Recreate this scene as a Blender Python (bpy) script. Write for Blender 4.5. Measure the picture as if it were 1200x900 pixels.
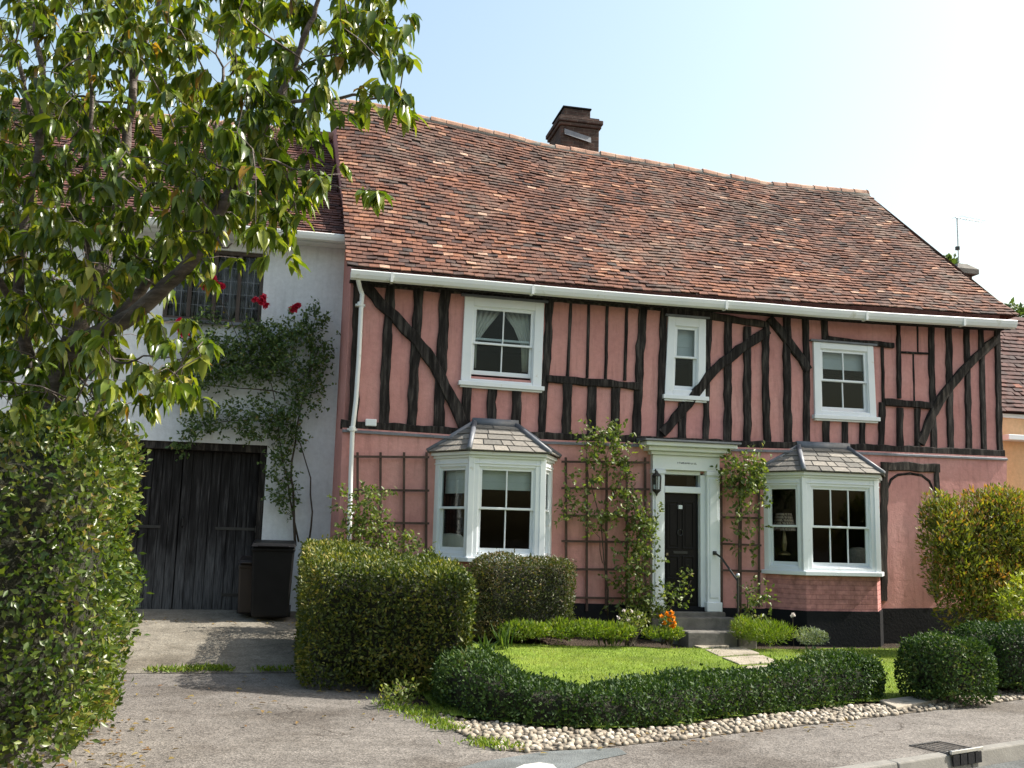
import bpy, bmesh, math, random
import numpy as np
from mathutils import Vector, Matrix, geometry, noise

random.seed(7); rng = np.random.default_rng(7)
SC = bpy.context.scene
R = math.radians
for o in list(bpy.data.objects): bpy.data.objects.remove(o)

# ------------------------------------------------------------------ camera, sky, sun, exposure
FPX, PITCH, ROLL, EYE = 1150.0, R(8.9), R(1.5), 1.6
CAM = Vector((0, 0, EYE))
_f = Vector((0, math.cos(PITCH), math.sin(PITCH))); _r0 = Vector((1, 0, 0)); _u0 = Vector((0, -math.sin(PITCH), math.cos(PITCH)))
_xi = math.cos(ROLL)*_r0 + math.sin(ROLL)*_u0
_yi = -math.sin(ROLL)*_r0 + math.cos(ROLL)*_u0
cd = bpy.data.cameras.new('camera'); cam = bpy.data.objects.new('camera', cd); SC.collection.objects.link(cam)
cd.sensor_width = 36; cd.sensor_fit = 'HORIZONTAL'; cd.lens = FPX/1200*36; cd.clip_start = .05; cd.clip_end = 2000
mw = Matrix((( _xi.x, _yi.x, -_f.x, 0), (_xi.y, _yi.y, -_f.y, 0), (_xi.z, _yi.z, -_f.z, EYE), (0, 0, 0, 1)))
cam.matrix_world = mw
SC.camera = cam

THETA = R(12.3)                      # turn of the house front
SUN_AZ, SUN_EL = R(7.9), R(46)      # measured from +X towards +Y
S = Vector((math.cos(SUN_EL)*math.cos(SUN_AZ), math.cos(SUN_EL)*math.sin(SUN_AZ), math.sin(SUN_EL)))
w = bpy.data.worlds.new('World'); SC.world = w; w.use_nodes = True
nt = w.node_tree; nt.nodes.clear()
sky = nt.nodes.new('ShaderNodeTexSky'); sky.sky_type = 'NISHITA'; sky.sun_disc = False
sky.sun_elevation = SUN_EL; sky.sun_rotation = math.pi/2 - SUN_AZ
sky.air_density = 2.0; sky.dust_density = 4.0; sky.ozone_density = 1.5
bg = nt.nodes.new('ShaderNodeBackground'); bg.inputs[1].default_value = .125
ow = nt.nodes.new('ShaderNodeOutputWorld')
nt.links.new(sky.outputs[0], bg.inputs[0]); nt.links.new(bg.outputs[0], ow.inputs[0])
sd = bpy.data.lights.new('sun', 'SUN'); sd.energy = 4.8; sd.angle = R(.5); sd.color = (1, .95, .86)
so = bpy.data.objects.new('sun', sd); SC.collection.objects.link(so)
so.rotation_euler = S.to_track_quat('Z', 'Y').to_euler(); so.location = (20, 5, 30)
SC.view_settings.view_transform = 'Standard'; SC.view_settings.look = 'None'
SC.view_settings.exposure = 1.0; SC.view_settings.gamma = 1; SC.view_settings.use_curve_mapping = False

# ------------------------------------------------------------------ pixel -> place
def ray(px, py): return (_f + _xi*((px-600)/FPX) + _yi*((450-py)/FPX))
def hit(px, py, P, n):
    d = ray(px, py); return CAM + d*((P-CAM).dot(n)/d.dot(n))
def atd(px, py, d):                     # at distance d along +Y
    r = ray(px, py); return CAM + r*(d/r.y)
_dr = atd(805, 715, 16.2)
NF = Vector((math.sin(THETA), -math.cos(THETA), 0))
_h0 = hit(404, 600, _dr, NF); _h0.z = 0
H = Matrix.Translation(_h0) @ Matrix.Rotation(THETA, 4, 'Z'); HI = H.inverted()
def hp(px, py, y=0.):                   # house-local point on the plane local y = y
    return HI @ hit(px, py, H @ Vector((0, y, 0)), NF)
_q = HI @ hit(270, 789, Vector((0, 0, 0)), Vector((0, 0, 1))); W0 = -_q.y
def gz(x, y):                           # height of the ground
    p = HI @ Vector((x, y, 0)); s, wd = p.x, -p.y
    A = .30 if s < 0 else max(0, .30-.052*s)
    return min(1.24, max(0, 1-wd/W0))*A
def G(px, py, dz=0.):                   # pixel -> ground
    z = dz
    for i in range(12):
        p = hit(px, py, Vector((0, 0, z)), Vector((0, 0, 1)))
        z = .5*z+.5*(gz(p.x, p.y)+dz)
    p.z = z; return p

# ------------------------------------------------------------------ builders
def tag(o, label=None, cat=None, group=None, kind=None):
    if label: o['label'] = label
    if cat: o['category'] = cat
    if group: o['group'] = group
    if kind: o['kind'] = kind
    return o
def thing(name, label, cat, loc, rz=0., group=None):
    o = bpy.data.objects.new(name, None); SC.collection.objects.link(o)
    o.empty_display_size = .2
    o.location = loc; o.rotation_euler = (0, 0, rz)
    o['_m'] = 0; del o['_m']
    ROOTM[o.name] = Matrix.Translation(loc) @ Matrix.Rotation(rz, 4, 'Z')
    return tag(o, label, cat, group)
ROOTM = {}
def link(name, me, m, parent, smooth=False, bevel=0., auto=None):
    o = bpy.data.objects.new(name, me); SC.collection.objects.link(o)
    if m: me.materials.append(m)
    M = Matrix.Identity(4)
    if parent:
        o.parent = parent; M = ROOTM[parent.name]
        me.transform(M.inverted())
    ROOTM[o.name] = M
    if smooth: me.polygons.foreach_set('use_smooth', [True]*len(me.polygons))
    if bevel:
        b = o.modifiers.new('bevel', 'BEVEL'); b.width = bevel; b.segments = 2; b.limit_method = 'ANGLE'; b.angle_limit = R(40)
    me.update(); return o
class MB:
    def __init__(s, M=None): s.v = []; s.f = []; s.t = []; s.M = M; s.tint = 0.
    def add(s, vs, fs, tint=None):
        n = len(s.v)
        s.v += [(s.M @ Vector(p)) if s.M else Vector(p) for p in vs]
        for f in fs: s.f.append([i+n for i in f]); s.t.append(s.tint if tint is None else tint)
    def hexa(s, c, tint=None):          # 4 bottom ccw, 4 top
        s.add(c, [(3, 2, 1, 0), (4, 5, 6, 7), (0, 1, 5, 4), (1, 2, 6, 5), (2, 3, 7, 6), (3, 0, 4, 7)], tint)
    def box(s, a, b, tint=None):
        x0, y0, z0 = a; x1, y1, z1 = b
        s.hexa([(x0, y0, z0), (x1, y0, z0), (x1, y1, z0), (x0, y1, z0), (x0, y0, z1), (x1, y0, z1), (x1, y1, z1), (x0, y1, z1)], tint)
    def prism(s, poly, y0, y1, tint=None):   # poly of (x,z) ; extruded in y (y0 front)
        n = len(poly)
        vs = [(x, y0, z) for x, z in poly]+[(x, y1, z) for x, z in poly]
        s.add(vs, [list(range(n)), list(range(2*n-1, n-1, -1))]+[(i, i+n, (i+1) % n+n, (i+1) % n) for i in range(n)], tint)
    def tube(s, pts, rad, n=8, tint=None, cap=True):
        pts = [Vector(p) for p in pts]
        if not hasattr(rad, '__len__'): rad = [rad]*len(pts)
        vs = []; fs = []; up = None
        for i, p in enumerate(pts):
            t = (pts[min(i+1, len(pts)-1)]-pts[max(i-1, 0)]).normalized()
            if up is None:
                up = Vector((0, 0, 1)) if abs(t.z) < .9 else Vector((0, 1, 0))
            a = t.cross(up);
            if a.length < 1e-5: a = t.cross(Vector((1, .3, 0)))
            a.normalize(); up = a.cross(t).normalized()
            for k in range(n):
                q = 2*math.pi*k/n
                vs.append(p+a*math.cos(q)*rad[i]+up*math.sin(q)*rad[i])
        for i in range(len(pts)-1):
            for k in range(n):
                fs.append((i*n+k, i*n+(k+1) % n, (i+1)*n+(k+1) % n, (i+1)*n+k))
        if cap: fs += [list(range(n-1, -1, -1)), list(range((len(pts)-1)*n, len(pts)*n))]
        s.add(vs, fs, tint)
    def lathe(s, c, prof, n=16, tint=None):  # prof of (r,z)
        c = Vector(c); vs = []; fs = []
        for r, z in prof:
            for k in range(n):
                q = 2*math.pi*k/n; vs.append(c+Vector((r*math.cos(q), r*math.sin(q), z)))
        for i in range(len(prof)-1):
            for k in range(n): fs.append((i*n+k, i*n+(k+1) % n, (i+1)*n+(k+1) % n, (i+1)*n+k))
        fs += [list(range(n-1, -1, -1)), list(range((len(prof)-1)*n, len(prof)*n))]
        s.add(vs, fs, tint)
    def build(s, name, m=None, parent=None, smooth=False, bevel=0.):
        me = bpy.data.meshes.new(name); me.from_pydata([tuple(p) for p in s.v], [], s.f)
        a = me.attributes.new('tint', 'FLOAT', 'FACE'); a.data.foreach_set('value', s.t)
        return link(name, me, m, parent, smooth, bevel)
def npmesh(name, V, Ftri, tint, m, parent):
    me = bpy.data.meshes.new(name)
    V = np.asarray(V, np.float32); F = np.asarray(Ftri, np.int32)
    me.vertices.add(len(V)); me.vertices.foreach_set('co', V.ravel())
    me.loops.add(F.size); me.loops.foreach_set('vertex_index', F.ravel())
    me.polygons.add(len(F)); me.polygons.foreach_set('loop_start', np.arange(0, F.size, 3, dtype=np.int32))
    me.polygons.foreach_set('loop_total', np.full(len(F), 3, np.int32))
    me.update(calc_edges=True)
    a = me.attributes.new('tint', 'FLOAT', 'FACE'); a.data.foreach_set('value', np.asarray(tint, np.float32))
    return link(name, me, m, parent)
def unit(a): return a/np.maximum(1e-9, np.linalg.norm(a, axis=-1, keepdims=True))
def leaves(P, D, N, L, W, tint, fold=.25, droop=.0, fine=False):
    """n leaves as creased, pointed blades; returns verts, tris, tint per tri"""
    P, D, N = (np.asarray(a, float) for a in (P, D, N)); n = len(P)
    D = unit(D); X = unit(np.cross(D, N)); N = np.cross(X, D)
    L = np.broadcast_to(L, n)[:, None]; W = np.broadcast_to(W, n)[:, None]; tint = np.broadcast_to(tint, n)
    if fine:
        st = [(0, 0), (.3, 0), (.66, 0), (1, 0), (.28, -.5), (.64, -.4), (.28, .5), (.64, .4)]
        tri = [(0, 4, 1), (1, 4, 5), (1, 5, 2), (2, 5, 3), (0, 1, 6), (1, 7, 6), (1, 2, 7), (2, 3, 7)]
    else:
        st = [(0, 0), (1, 0), (.45, -.5), (.45, .5)]
        tri = [(0, 2, 1), (0, 1, 3)]
    V = np.stack([P+D*L*u+X*W*x+N*(abs(x)*2*fold*W-droop*L*u*u) for u, x in st], 1)
    k = len(st)
    F = (np.arange(n)[:, None, None]*k+np.array(tri)[None]).reshape(-1, 3)
    return V.reshape(-1, 3), F, np.repeat(tint, len(tri))
def cat(parts):
    V = []; F = []; T = []; n = 0
    for v, f, t in parts:
        V.append(v); F.append(f+n); T.append(t); n += len(v)
    return np.concatenate(V), np.concatenate(F), np.concatenate(T)
def rdir(n): return unit(rng.normal(size=(n, 3)))

# ------------------------------------------------------------------ materials
def newmat(name):
    m = bpy.data.materials.new(name); m.use_nodes = True; t = m.node_tree
    b = t.nodes['Principled BSDF']; return m, t, b
def nd(t, kind, **kw):
    n = t.nodes.new(kind)
    for k, v in kw.items():
        if k.startswith('i_'): n.inputs[int(k[2:])].default_value = v
        else: setattr(n, k, v)
    return n
def c4(c): return (c[0], c[1], c[2], 1)
def coords(t, scale=(1, 1, 1), kind='Object'):
    tc = nd(t, 'ShaderNodeTexCoord'); mp = nd(t, 'ShaderNodeMapping'); mp.inputs['Scale'].default_value = scale
    t.links.new(tc.outputs[kind], mp.inputs[0]); return mp.outputs[0]
def ramp(t, fac, stops):
    r = nd(t, 'ShaderNodeValToRGB'); e = r.color_ramp.elements
    while len(e) < len(stops): e.new(.5)
    for el, (p, c) in zip(e, stops): el.position = p; el.color = c4(c)
    t.links.new(fac, r.inputs[0]); return r.outputs[0]
def tex(t, vec, scale, detail=6, rough=.6):
    n = nd(t, 'ShaderNodeTexNoise'); n.inputs['Scale'].default_value = scale; n.inputs['Detail'].default_value = detail
    n.inputs['Roughness'].default_value = rough; t.links.new(vec, n.inputs['Vector']); return n.outputs[0]
def mix(t, a, b, fac, mode='MIX'):
    n = nd(t, 'ShaderNodeMix', data_type='RGBA', blend_type=mode)
    for sock, val in ((n.inputs[0], fac), (n.inputs[6], a), (n.inputs[7], b)):
        if hasattr(val, 'links') or hasattr(val, 'is_linked'): t.links.new(val, sock)
        elif isinstance(val, (tuple, list)): sock.default_value = c4(val)
        else: sock.default_value = val
    return n.outputs[2]
def bump(t, b, h, strength, dist=.01):
    n = nd(t, 'ShaderNodeBump'); n.inputs['Strength'].default_value = strength; n.inputs['Distance'].default_value = dist
    t.links.new(h, n.inputs['Height']); t.links.new(n.outputs[0], b.inputs['Normal'])
def surf(name, cols, scale=3., rough=.7, bmp=.2, bscale=40., stretch=(1, 1, 1), metal=0., spec=.5, bdist=.01, spots=None, detail=6):
    m, t, b = newmat(name); v = coords(t, stretch)
    n = len(cols); lo, hi = .3, .7
    c = ramp(t, tex(t, v, scale, detail), [(lo+(hi-lo)*i/max(1, n-1), q) for i, q in enumerate(cols)])
    if spots:
        sc, thr, col = spots
        f = ramp(t, tex(t, v, sc), [(thr, (0, 0, 0)), (thr+.08, (1, 1, 1))])
        c = mix(t, c, col, f)
    t.links.new(c, b.inputs['Base Color'])
    b.inputs['Roughness'].default_value = rough; b.inputs['Metallic'].default_value = metal
    b.inputs['Specular IOR Level'].default_value = spec
    if bmp: bump(t, b, tex(t, v, bscale), bmp, bdist)
    return m
def tintmat(name, stops, rough=.8, bmp=.2, bscale=60., bdist=.005, var=.25, vscale=25., lichen=False):
    m, t, b = newmat(name)
    a = nd(t, 'ShaderNodeAttribute', attribute_name='tint')
    c = ramp(t, a.outputs['Fac'], stops); v = coords(t)
    g = ramp(t, tex(t, v, vscale), [(.3, (1-var,)*3), (.7, (1+var*.6,)*3)])
    c = mix(t, c, g, 1., 'MULTIPLY')
    if lichen:
        f = ramp(t, tex(t, v, 1.1, 9, .72), [(.5, (0, 0, 0)), (.66, (.5,)*3)]); c = mix(t, c, (.20, .165, .135), f)
        f = ramp(t, tex(t, coords(t, (1, 1, .35)), .9, 7, .65), [(.54, (0, 0, 0)), (.7, (.55,)*3)]); c = mix(t, c, (.055, .045, .04), f)
    t.links.new(c, b.inputs['Base Color']); b.inputs['Roughness'].default_value = rough
    b.inputs['Specular IOR Level'].default_value = .3
    if bmp: bump(t, b, tex(t, v, bscale), bmp, bdist)
    return m
def leafmat(name, stops, rough=.45, trans=.35, tcol=(1.5, 1.6, .5)):
    m, t, b = newmat(name)
    a = nd(t, 'ShaderNodeAttribute', attribute_name='tint')
    c = ramp(t, a.outputs['Fac'], stops)
    t.links.new(c, b.inputs['Base Color']); b.inputs['Roughness'].default_value = rough
    b.inputs['Specular IOR Level'].default_value = .22 if 'box' in name else .4
    tr = nd(t, 'ShaderNodeBsdfTranslucent'); tc = mix(t, c, tcol, 1., 'MULTIPLY'); t.links.new(tc, tr.inputs[0])
    ms = nd(t, 'ShaderNodeMixShader'); ms.inputs[0].default_value = trans
    t.links.new(b.outputs[0], ms.inputs[1]); t.links.new(tr.outputs[0], ms.inputs[2])
    t.links.new(ms.outputs[0], t.nodes['Material Output'].inputs[0])
    return m
def plaster(name, base, dark, light, streak=.5):
    m, t, b = newmat(name); v = coords(t); vs = coords(t, (5, 5, .5))
    c = ramp(t, tex(t, v, .9, 8), [(.3, dark), (.5, base), (.72, light)])
    f = ramp(t, tex(t, vs, 2.2, 8), [(.52, (0, 0, 0)), (.8, (streak,)*3)])
    c = mix(t, c, tuple(x*.62 for x in dark), f)
    g = ramp(t, tex(t, v, 14, 5), [(.3, (.9,)*3), (.7, (1.06,)*3)]); c = mix(t, c, g, 1., 'MULTIPLY')
    t.links.new(c, b.inputs['Base Color']); b.inputs['Roughness'].default_value = .9
    b.inputs['Specular IOR Level'].default_value = .2
    h = nd(t, 'ShaderNodeMath', operation='ADD'); t.links.new(tex(t, v, 3, 5), h.inputs[0])
    k = nd(t, 'ShaderNodeMath', operation='MULTIPLY'); k.inputs[1].default_value = .25
    t.links.new(tex(t, v, 45, 4), k.inputs[0]); t.links.new(k.outputs[0], h.inputs[1])
    bump(t, b, h.outputs[0], .6, .025); return m
def glassmat(name):
    m, t, b = newmat(name)
    g = nd(t, 'ShaderNodeBsdfGlossy'); g.inputs['Roughness'].default_value = .015
    tr = nd(t, 'ShaderNodeBsdfTransparent'); tr.inputs[0].default_value = (.86, .9, .9, 1)
    fr = nd(t, 'ShaderNodeFresnel'); fr.inputs[0].default_value = 1.26
    v = coords(t); bp = nd(t, 'ShaderNodeBump'); bp.inputs['Strength'].default_value = .06; bp.inputs['Distance'].default_value = .02
    t.links.new(tex(t, v, 4, 2), bp.inputs['Height']); t.links.new(bp.outputs[0], g.inputs['Normal'])
    ms = nd(t, 'ShaderNodeMixShader'); t.links.new(fr.outputs[0], ms.inputs[0])
    t.links.new(tr.outputs[0], ms.inputs[1]); t.links.new(g.outputs[0], ms.inputs[2])
    t.links.new(ms.outputs[0], t.nodes['Material Output'].inputs[0]); return m

M = {}
M['pink'] = plaster('pink_limewash', (.545, .27, .245), (.46, .215, .195), (.60, .325, .295), .75)
M['pinkbrick'] = None
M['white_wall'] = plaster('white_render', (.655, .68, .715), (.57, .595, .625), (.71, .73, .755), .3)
M['orange'] = plaster('ochre_render', (.70, .44, .25), (.64, .38, .2), (.74, .5, .3), .2)
M['black'] = surf('black_plinth_paint', [(.005, .006, .008), (.013, .0135, .016)], 2, .75, .5, 25, spec=.15)
M['timber'] = surf('old_oak', [(.008, .007, .0068), (.025, .022, .021), (.085, .076, .069)], 3.2, .9, .7, 16, (6, 6, .7), bdist=.02, spec=.12)
M['timber_grey'] = surf('weathered_oak', [(.012, .011, .010), (.035, .031, .028), (.11, .095, .08)], 3.2, .9, .7, 16, (6, 6, .7), bdist=.02, spec=.12)
M['paint'] = surf('white_gloss_paint', [(.68, .725, .76), (.76, .795, .82)], 2.5, .35, .08, 30, spots=(7, .66, (.6, .6, .56)))
M['upvc'] = surf('white_gutter_plastic', [(.66, .69, .69), (.74, .76, .75)], 2, .4, 0, spots=(4, .6, (.55, .56, .5)))
M['lead'] = surf('lead_sheet', [(.09, .1, .12), (.17, .18, .2)], 5, .5, .3, 18, spec=.6)
M['lead_pale'] = surf('oxidised_lead', [(.36, .37, .38), (.5, .5, .5)], 6, .55, .3, 18)
M['slate'] = tintmat('stone_slate', [(0, (.12, .115, .105)), (.5, (.20, .185, .165)), (1, (.28, .255, .22))], .85, .5, 30, .01)
M['tile'] = tintmat('clay_tile', [(0, (.040, .029, .028)), (.22, (.095, .049, .038)), (.5, (.170, .074, .048)), (.74, (.255, .112, .064)), (.88, (.33, .175, .11)), (1, (.43, .28, .205))], .85, .4, 45, .006, .3, 18, lichen=True)
M['tile_dark'] = tintmat('old_dark_tile', [(0, (.045, .03, .03)), (.5, (.11, .05, .042)), (1, (.22, .09, .06))], .85, .4, 45, .006, .3, 18)
M['roofbase'] = surf('roof_batten', [(.03, .02, .018), (.05, .03, .025)], 4, .9, 0)
M['ridge'] = surf('ridge_tile_clay', [(.2, .11, .08), (.34, .2, .14), (.42, .3, .22)], 4, .9, .4, 30)
M['glass'] = glassmat('window_glass')
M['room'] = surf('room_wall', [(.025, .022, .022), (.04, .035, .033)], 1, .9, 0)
M['curtain'] = surf('cream_curtain', [(.62, .6, .54), (.74, .72, .66)], 4, .9, .2, 60, (8, 8, 1))
M['dim_curtain'] = surf('faded_mauve_curtain', [(.16, .145, .165), (.24, .22, .245)], 4, .9, .2, 60, (8, 8, 1))
M['blind'] = surf('pale_blind', [(.58, .6, .6), (.66, .68, .68)], 3, .8, .1, 60)
M['door'] = surf('black_door_paint', [(.003, .003, .004), (.006, .006, .008)], 3, .3, .1, 20, spec=.2)
M['brass'] = surf('aged_brass', [(.3, .24, .14), (.42, .34, .2)], 8, .35, 0, metal=.9)
M['iron'] = surf('black_iron', [(.012, .012, .013), (.025, .024, .024)], 10, .45, .2, 60)
M['boards'] = None
M['grey_oak'] = surf('dark_window_oak', [(.045, .035, .03), (.09, .07, .06)], 3, .85, .5, 30, (5, 5, .8))
M['trellis'] = surf('stained_batten', [(.045, .026, .02), (.09, .055, .042)], 5, .85, .3, 40)
M['darkstone'] = surf('worn_step_stone', [(.08, .075, .066), (.14, .13, .115), (.2, .185, .16)], 4, .9, .5, 30)
M['stone'] = surf('sandstone', [(.18, .155, .12), (.27, .235, .185), (.33, .295, .24)], 4, .9, .5, 30, spots=(9, .6, (.16, .15, .11)))
M['binplastic'] = surf('black_bin_plastic', [(.005, .005, .006), (.009, .009, .010)], 4, .5, .12, 120, spec=.2)
M['binbrown'] = surf('brown_bin_plastic', [(.014, .009, .008), (.022, .014, .012)], 4, .5, .12, 120)
M['steel'] = surf('galvanised_steel', [(.35, .36, .37), (.5, .5, .5)], 8, .4, .1, 60, metal=.8)
M['brickold'] = None

def brickmat(name, c1, c2, mortar, scale=1., sx=.225, sz=.075, rough=.9):
    m, t, b = newmat(name); tc = nd(t, 'ShaderNodeTexCoord')
    sp = nd(t, 'ShaderNodeSeparateXYZ'); t.links.new(tc.outputs['Object'], sp.inputs[0])
    ad = nd(t, 'ShaderNodeMath', operation='ADD'); t.links.new(sp.outputs[0], ad.inputs[0]); t.links.new(sp.outputs[1], ad.inputs[1])
    cb = nd(t, 'ShaderNodeCombineXYZ'); t.links.new(ad.outputs[0], cb.inputs[0]); t.links.new(sp.outputs[2], cb.inputs[1])
    br = nd(t, 'ShaderNodeTexBrick'); t.links.new(cb.outputs[0], br.inputs['Vector'])
    br.inputs['Color1'].default_value = c4(c1); br.inputs['Color2'].default_value = c4(c2); br.inputs['Mortar'].default_value = c4(mortar)
    br.inputs['Scale'].default_value = 1; br.inputs['Brick Width'].default_value = sx; br.inputs['Row Height'].default_value = sz
    br.inputs['Mortar Size'].default_value = .006; br.inputs['Mortar Smooth'].default_value = .4
    v = coords(t); g = ramp(t, tex(t, v, 9, 7), [(.3, (.6,)*3), (.7, (1.25,)*3)])
    t.links.new(mix(t, br.outputs[0], g, 1., 'MULTIPLY'), b.inputs['Base Color'])
    b.inputs['Roughness'].default_value = rough; b.inputs['Specular IOR Level'].default_value = .2
    inv = nd(t, 'ShaderNodeMath', operation='SUBTRACT'); inv.inputs[0].default_value = 1; t.links.new(br.outputs['Fac'], inv.inputs[1])
    bump(t, b, inv.outputs[0], .8, .008); return m
M['pinkbrick'] = brickmat('pink_painted_brick', (.48, .225, .21), (.45, .205, .19), (.38, .17, .16))
M['brickold'] = brickmat('sooty_brick', (.105, .062, .05), (.06, .042, .038), (.13, .11, .095))
def boardmat():
    m, t, b = newmat('weathered_boards'); v = coords(t, (1, 1, 1)); vs = coords(t, (14, 14, .9))
    c = ramp(t, tex(t, vs, 2.5, 8), [(.32, (.008, .0075, .0075)), (.55, (.024, .023, .024)), (.74, (.075, .073, .075))])
    sp = nd(t, 'ShaderNodeSeparateXYZ'); t.links.new(v, sp.inputs[0])
    wn = tex(t, coords(t, (6, 6, .8)), 1.2, 5)
    a = nd(t, 'ShaderNodeMath', operation='MULTIPLY_ADD'); a.inputs[1].default_value = 1.4; t.links.new(wn, a.inputs[0])
    ng = nd(t, 'ShaderNodeMath', operation='MULTIPLY'); ng.inputs[1].default_value = -.55; t.links.new(sp.outputs[2], ng.inputs[0]); t.links.new(ng.outputs[0], a.inputs[2])
    f = ramp(t, a.outputs[0], [(.05, (0, 0, 0)), (.45, (.75,)*3)])
    c = mix(t, c, ramp(t, tex(t, vs, 4, 8), [(.3, (.03, .03, .032)), (.7, (.15, .15, .155))]), f)
    t.links.new(c, b.inputs['Base Color']); b.inputs['Roughness'].default_value = .92; b.inputs['Specular IOR Level'].default_value = .1
    bump(t, b, tex(t, vs, 6, 8), .7, .01); return m
M['boards'] = boardmat()

def groundmat(name, c1, c2, c3, speck, spscale=90, rough=.95, big=.5, bmp=.5, bdist=.008, crack=False):
    m, t, b = newmat(name); v = coords(t)
    c = ramp(t, tex(t, v, big, 8, .65), [(.3, c1), (.5, c2), (.7, c3)])
    vo = nd(t, 'ShaderNodeTexVoronoi'); vo.inputs['Scale'].default_value = spscale; t.links.new(v, vo.inputs['Vector'])
    g = ramp(t, vo.outputs['Color'], [(.2, (1-speck,)*3), (.8, (1+speck,)*3)]); c = mix(t, c, g, 1., 'MULTIPLY')
    g2 = ramp(t, tex(t, v, 6, 6), [(.35, (.82,)*3), (.65, (1.1,)*3)]); c = mix(t, c, g2, 1., 'MULTIPLY')
    g3 = ramp(t, tex(t, v, .8, 4), [(.36, (.72, .7, .68)), (.5, (1,)*3), (.68, (1.12,)*3)]); c = mix(t, c, g3, 1., 'MULTIPLY')
    if crack:
        wv = nd(t, 'ShaderNodeVectorMath', operation='MULTIPLY_ADD'); nz = nd(t, 'ShaderNodeTexNoise'); nz.inputs['Scale'].default_value = 2.5; nz.inputs['Detail'].default_value = 6
        t.links.new(v, nz.inputs['Vector']); t.links.new(nz.outputs['Color'], wv.inputs[0]); wv.inputs[1].default_value = (.7, .7, .7); t.links.new(v, wv.inputs[2])
        vc = nd(t, 'ShaderNodeTexVoronoi', feature='DISTANCE_TO_EDGE'); vc.inputs['Scale'].default_value = .55; t.links.new(wv.outputs[0], vc.inputs['Vector'])
        cr = ramp(t, vc.outputs['Distance'], [(.002, (.45, .42, .4)), (.008, (1, 1, 1))])
        cm = ramp(t, tex(t, v, .6, 2), [(.48, (0, 0, 0)), (.58, (1, 1, 1))])
        c = mix(t, c, mix(t, c, cr, 1., 'MULTIPLY'), cm)
    t.links.new(c, b.inputs['Base Color']); b.inputs['Roughness'].default_value = rough; b.inputs['Specular IOR Level'].default_value = .2
    bump(t, b, vo.outputs['Distance'], bmp, bdist); return m
M['asphalt'] = groundmat('footway_asphalt', (.105, .094, .085), (.14, .127, .115), (.165, .15, .135), .38, 75, crack=True)
M['road'] = groundmat('road_asphalt', (.09, .097, .097), (.115, .122, .122), (.135, .14, .137), .3, 90)
M['patch'] = groundmat('new_tarmac', (.105, .117, .118), (.125, .137, .138), (.14, .152, .153), .15, 110)
M['concrete'] = groundmat('drive_concrete', (.13, .115, .092), (.175, .157, .128), (.215, .195, .16), .25, 60, big=1.2, crack=True)
M['soil'] = groundmat('bed_soil', (.035, .025, .017), (.05, .036, .025), (.07, .05, .035), .4, 40, bmp=1., bdist=.03)
M['lawnbase'] = groundmat('turf', (.09, .14, .016), (.13, .19, .022), (.18, .225, .035), .25, 60, bmp=.6, bdist=.015)
M['kerb'] = surf('kerb_stone', [(.14, .133, .12), (.21, .2, .18)], 5, .9, .4, 50)
M['yellow'] = surf('yellow_road_paint', [(.62, .52, .22), (.72, .62, .3)], 6, .8, .3, 50, spots=(18, .58, (.3, .28, .2)))
M['whitepaint'] = surf('worn_white_paint', [(.36, .355, .34), (.46, .45, .43)], 6, .8, .3, 50, spots=(14, .58, (.3, .3, .28)))
M['cobble'] = tintmat('flint_cobble', [(0, (.11, .092, .072)), (.4, (.23, .195, .15)), (.75, (.35, .305, .24)), (1, (.5, .46, .4))], .75, .3, 60, .004, .3, 30)
M['bark'] = surf('cherry_bark', [(.045, .034, .03), (.10, .078, .068), (.2, .165, .15)], 5, .8, .8, 22, (1, 1, 3.5), bdist=.015)
M['twig'] = surf('twig_bark', [(.035, .026, .018), (.075, .055, .04)], 8, .85, .3, 60)
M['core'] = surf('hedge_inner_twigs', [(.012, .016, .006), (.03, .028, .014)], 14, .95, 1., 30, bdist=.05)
M['cherry'] = leafmat('cherry_leaf', [(0, (.030, .058, .010)), (.45, (.085, .135, .016)), (.8, (.20, .23, .03)), (.97, (.27, .25, .045)), (1, (.28, .16, .04))], .3, .36, (1.6, 1.6, .4))
M['privet'] = leafmat('privet_leaf', [(0, (.024, .05, .012)), (.5, (.062, .10, .018)), (.85, (.15, .18, .032)), (1, (.22, .16, .06))], .35, .3)
M['midhedge'] = leafmat('clipped_hedge_leaf', [(0, (.026, .044, .010)), (.5, (.068, .095, .016)), (.85, (.19, .19, .032)), (1, (.28, .22, .06))], .5, .3)
M['mixhedge'] = leafmat('bronze_hedge_leaf', [(0, (.03, .045, .014)), (.5, (.07, .085, .025)), (.8, (.12, .08, .045)), (1, (.2, .15, .05))], .5, .28)
M['box'] = leafmat('box_leaf', [(0, (.018, .04, .012)), (.5, (.034, .07, .016)), (.9, (.075, .12, .028)), (1, (.13, .14, .05))], .55, .2)
M['rose'] = leafmat('rose_leaf', [(0, (.028, .06, .018)), (.5, (.065, .115, .03)), (.85, (.14, .185, .055)), (1, (.24, .15, .07))], .42, .3)
M['rose_pale'] = leafmat('pale_rose_leaf', [(0, (.05, .085, .022)), (.5, (.11, .15, .035)), (.85, (.2, .22, .075)), (1, (.32, .27, .14))], .42, .38)
M['shrub'] = leafmat('golden_shrub_leaf', [(0, (.05, .075, .016)), (.45, (.11, .14, .022)), (.8, (.21, .2, .035)), (1, (.32, .15, .045))], .5, .35)
M['lime'] = leafmat('lime_leaf', [(0, (.12, .17, .02)), (1, (.35, .34, .05))], .5, .35)
M['grass'] = leafmat('grass_blade', [(0, (.075, .13, .014)), (.6, (.145, .21, .022)), (1, (.26, .27, .05))], .5, .35)
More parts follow.
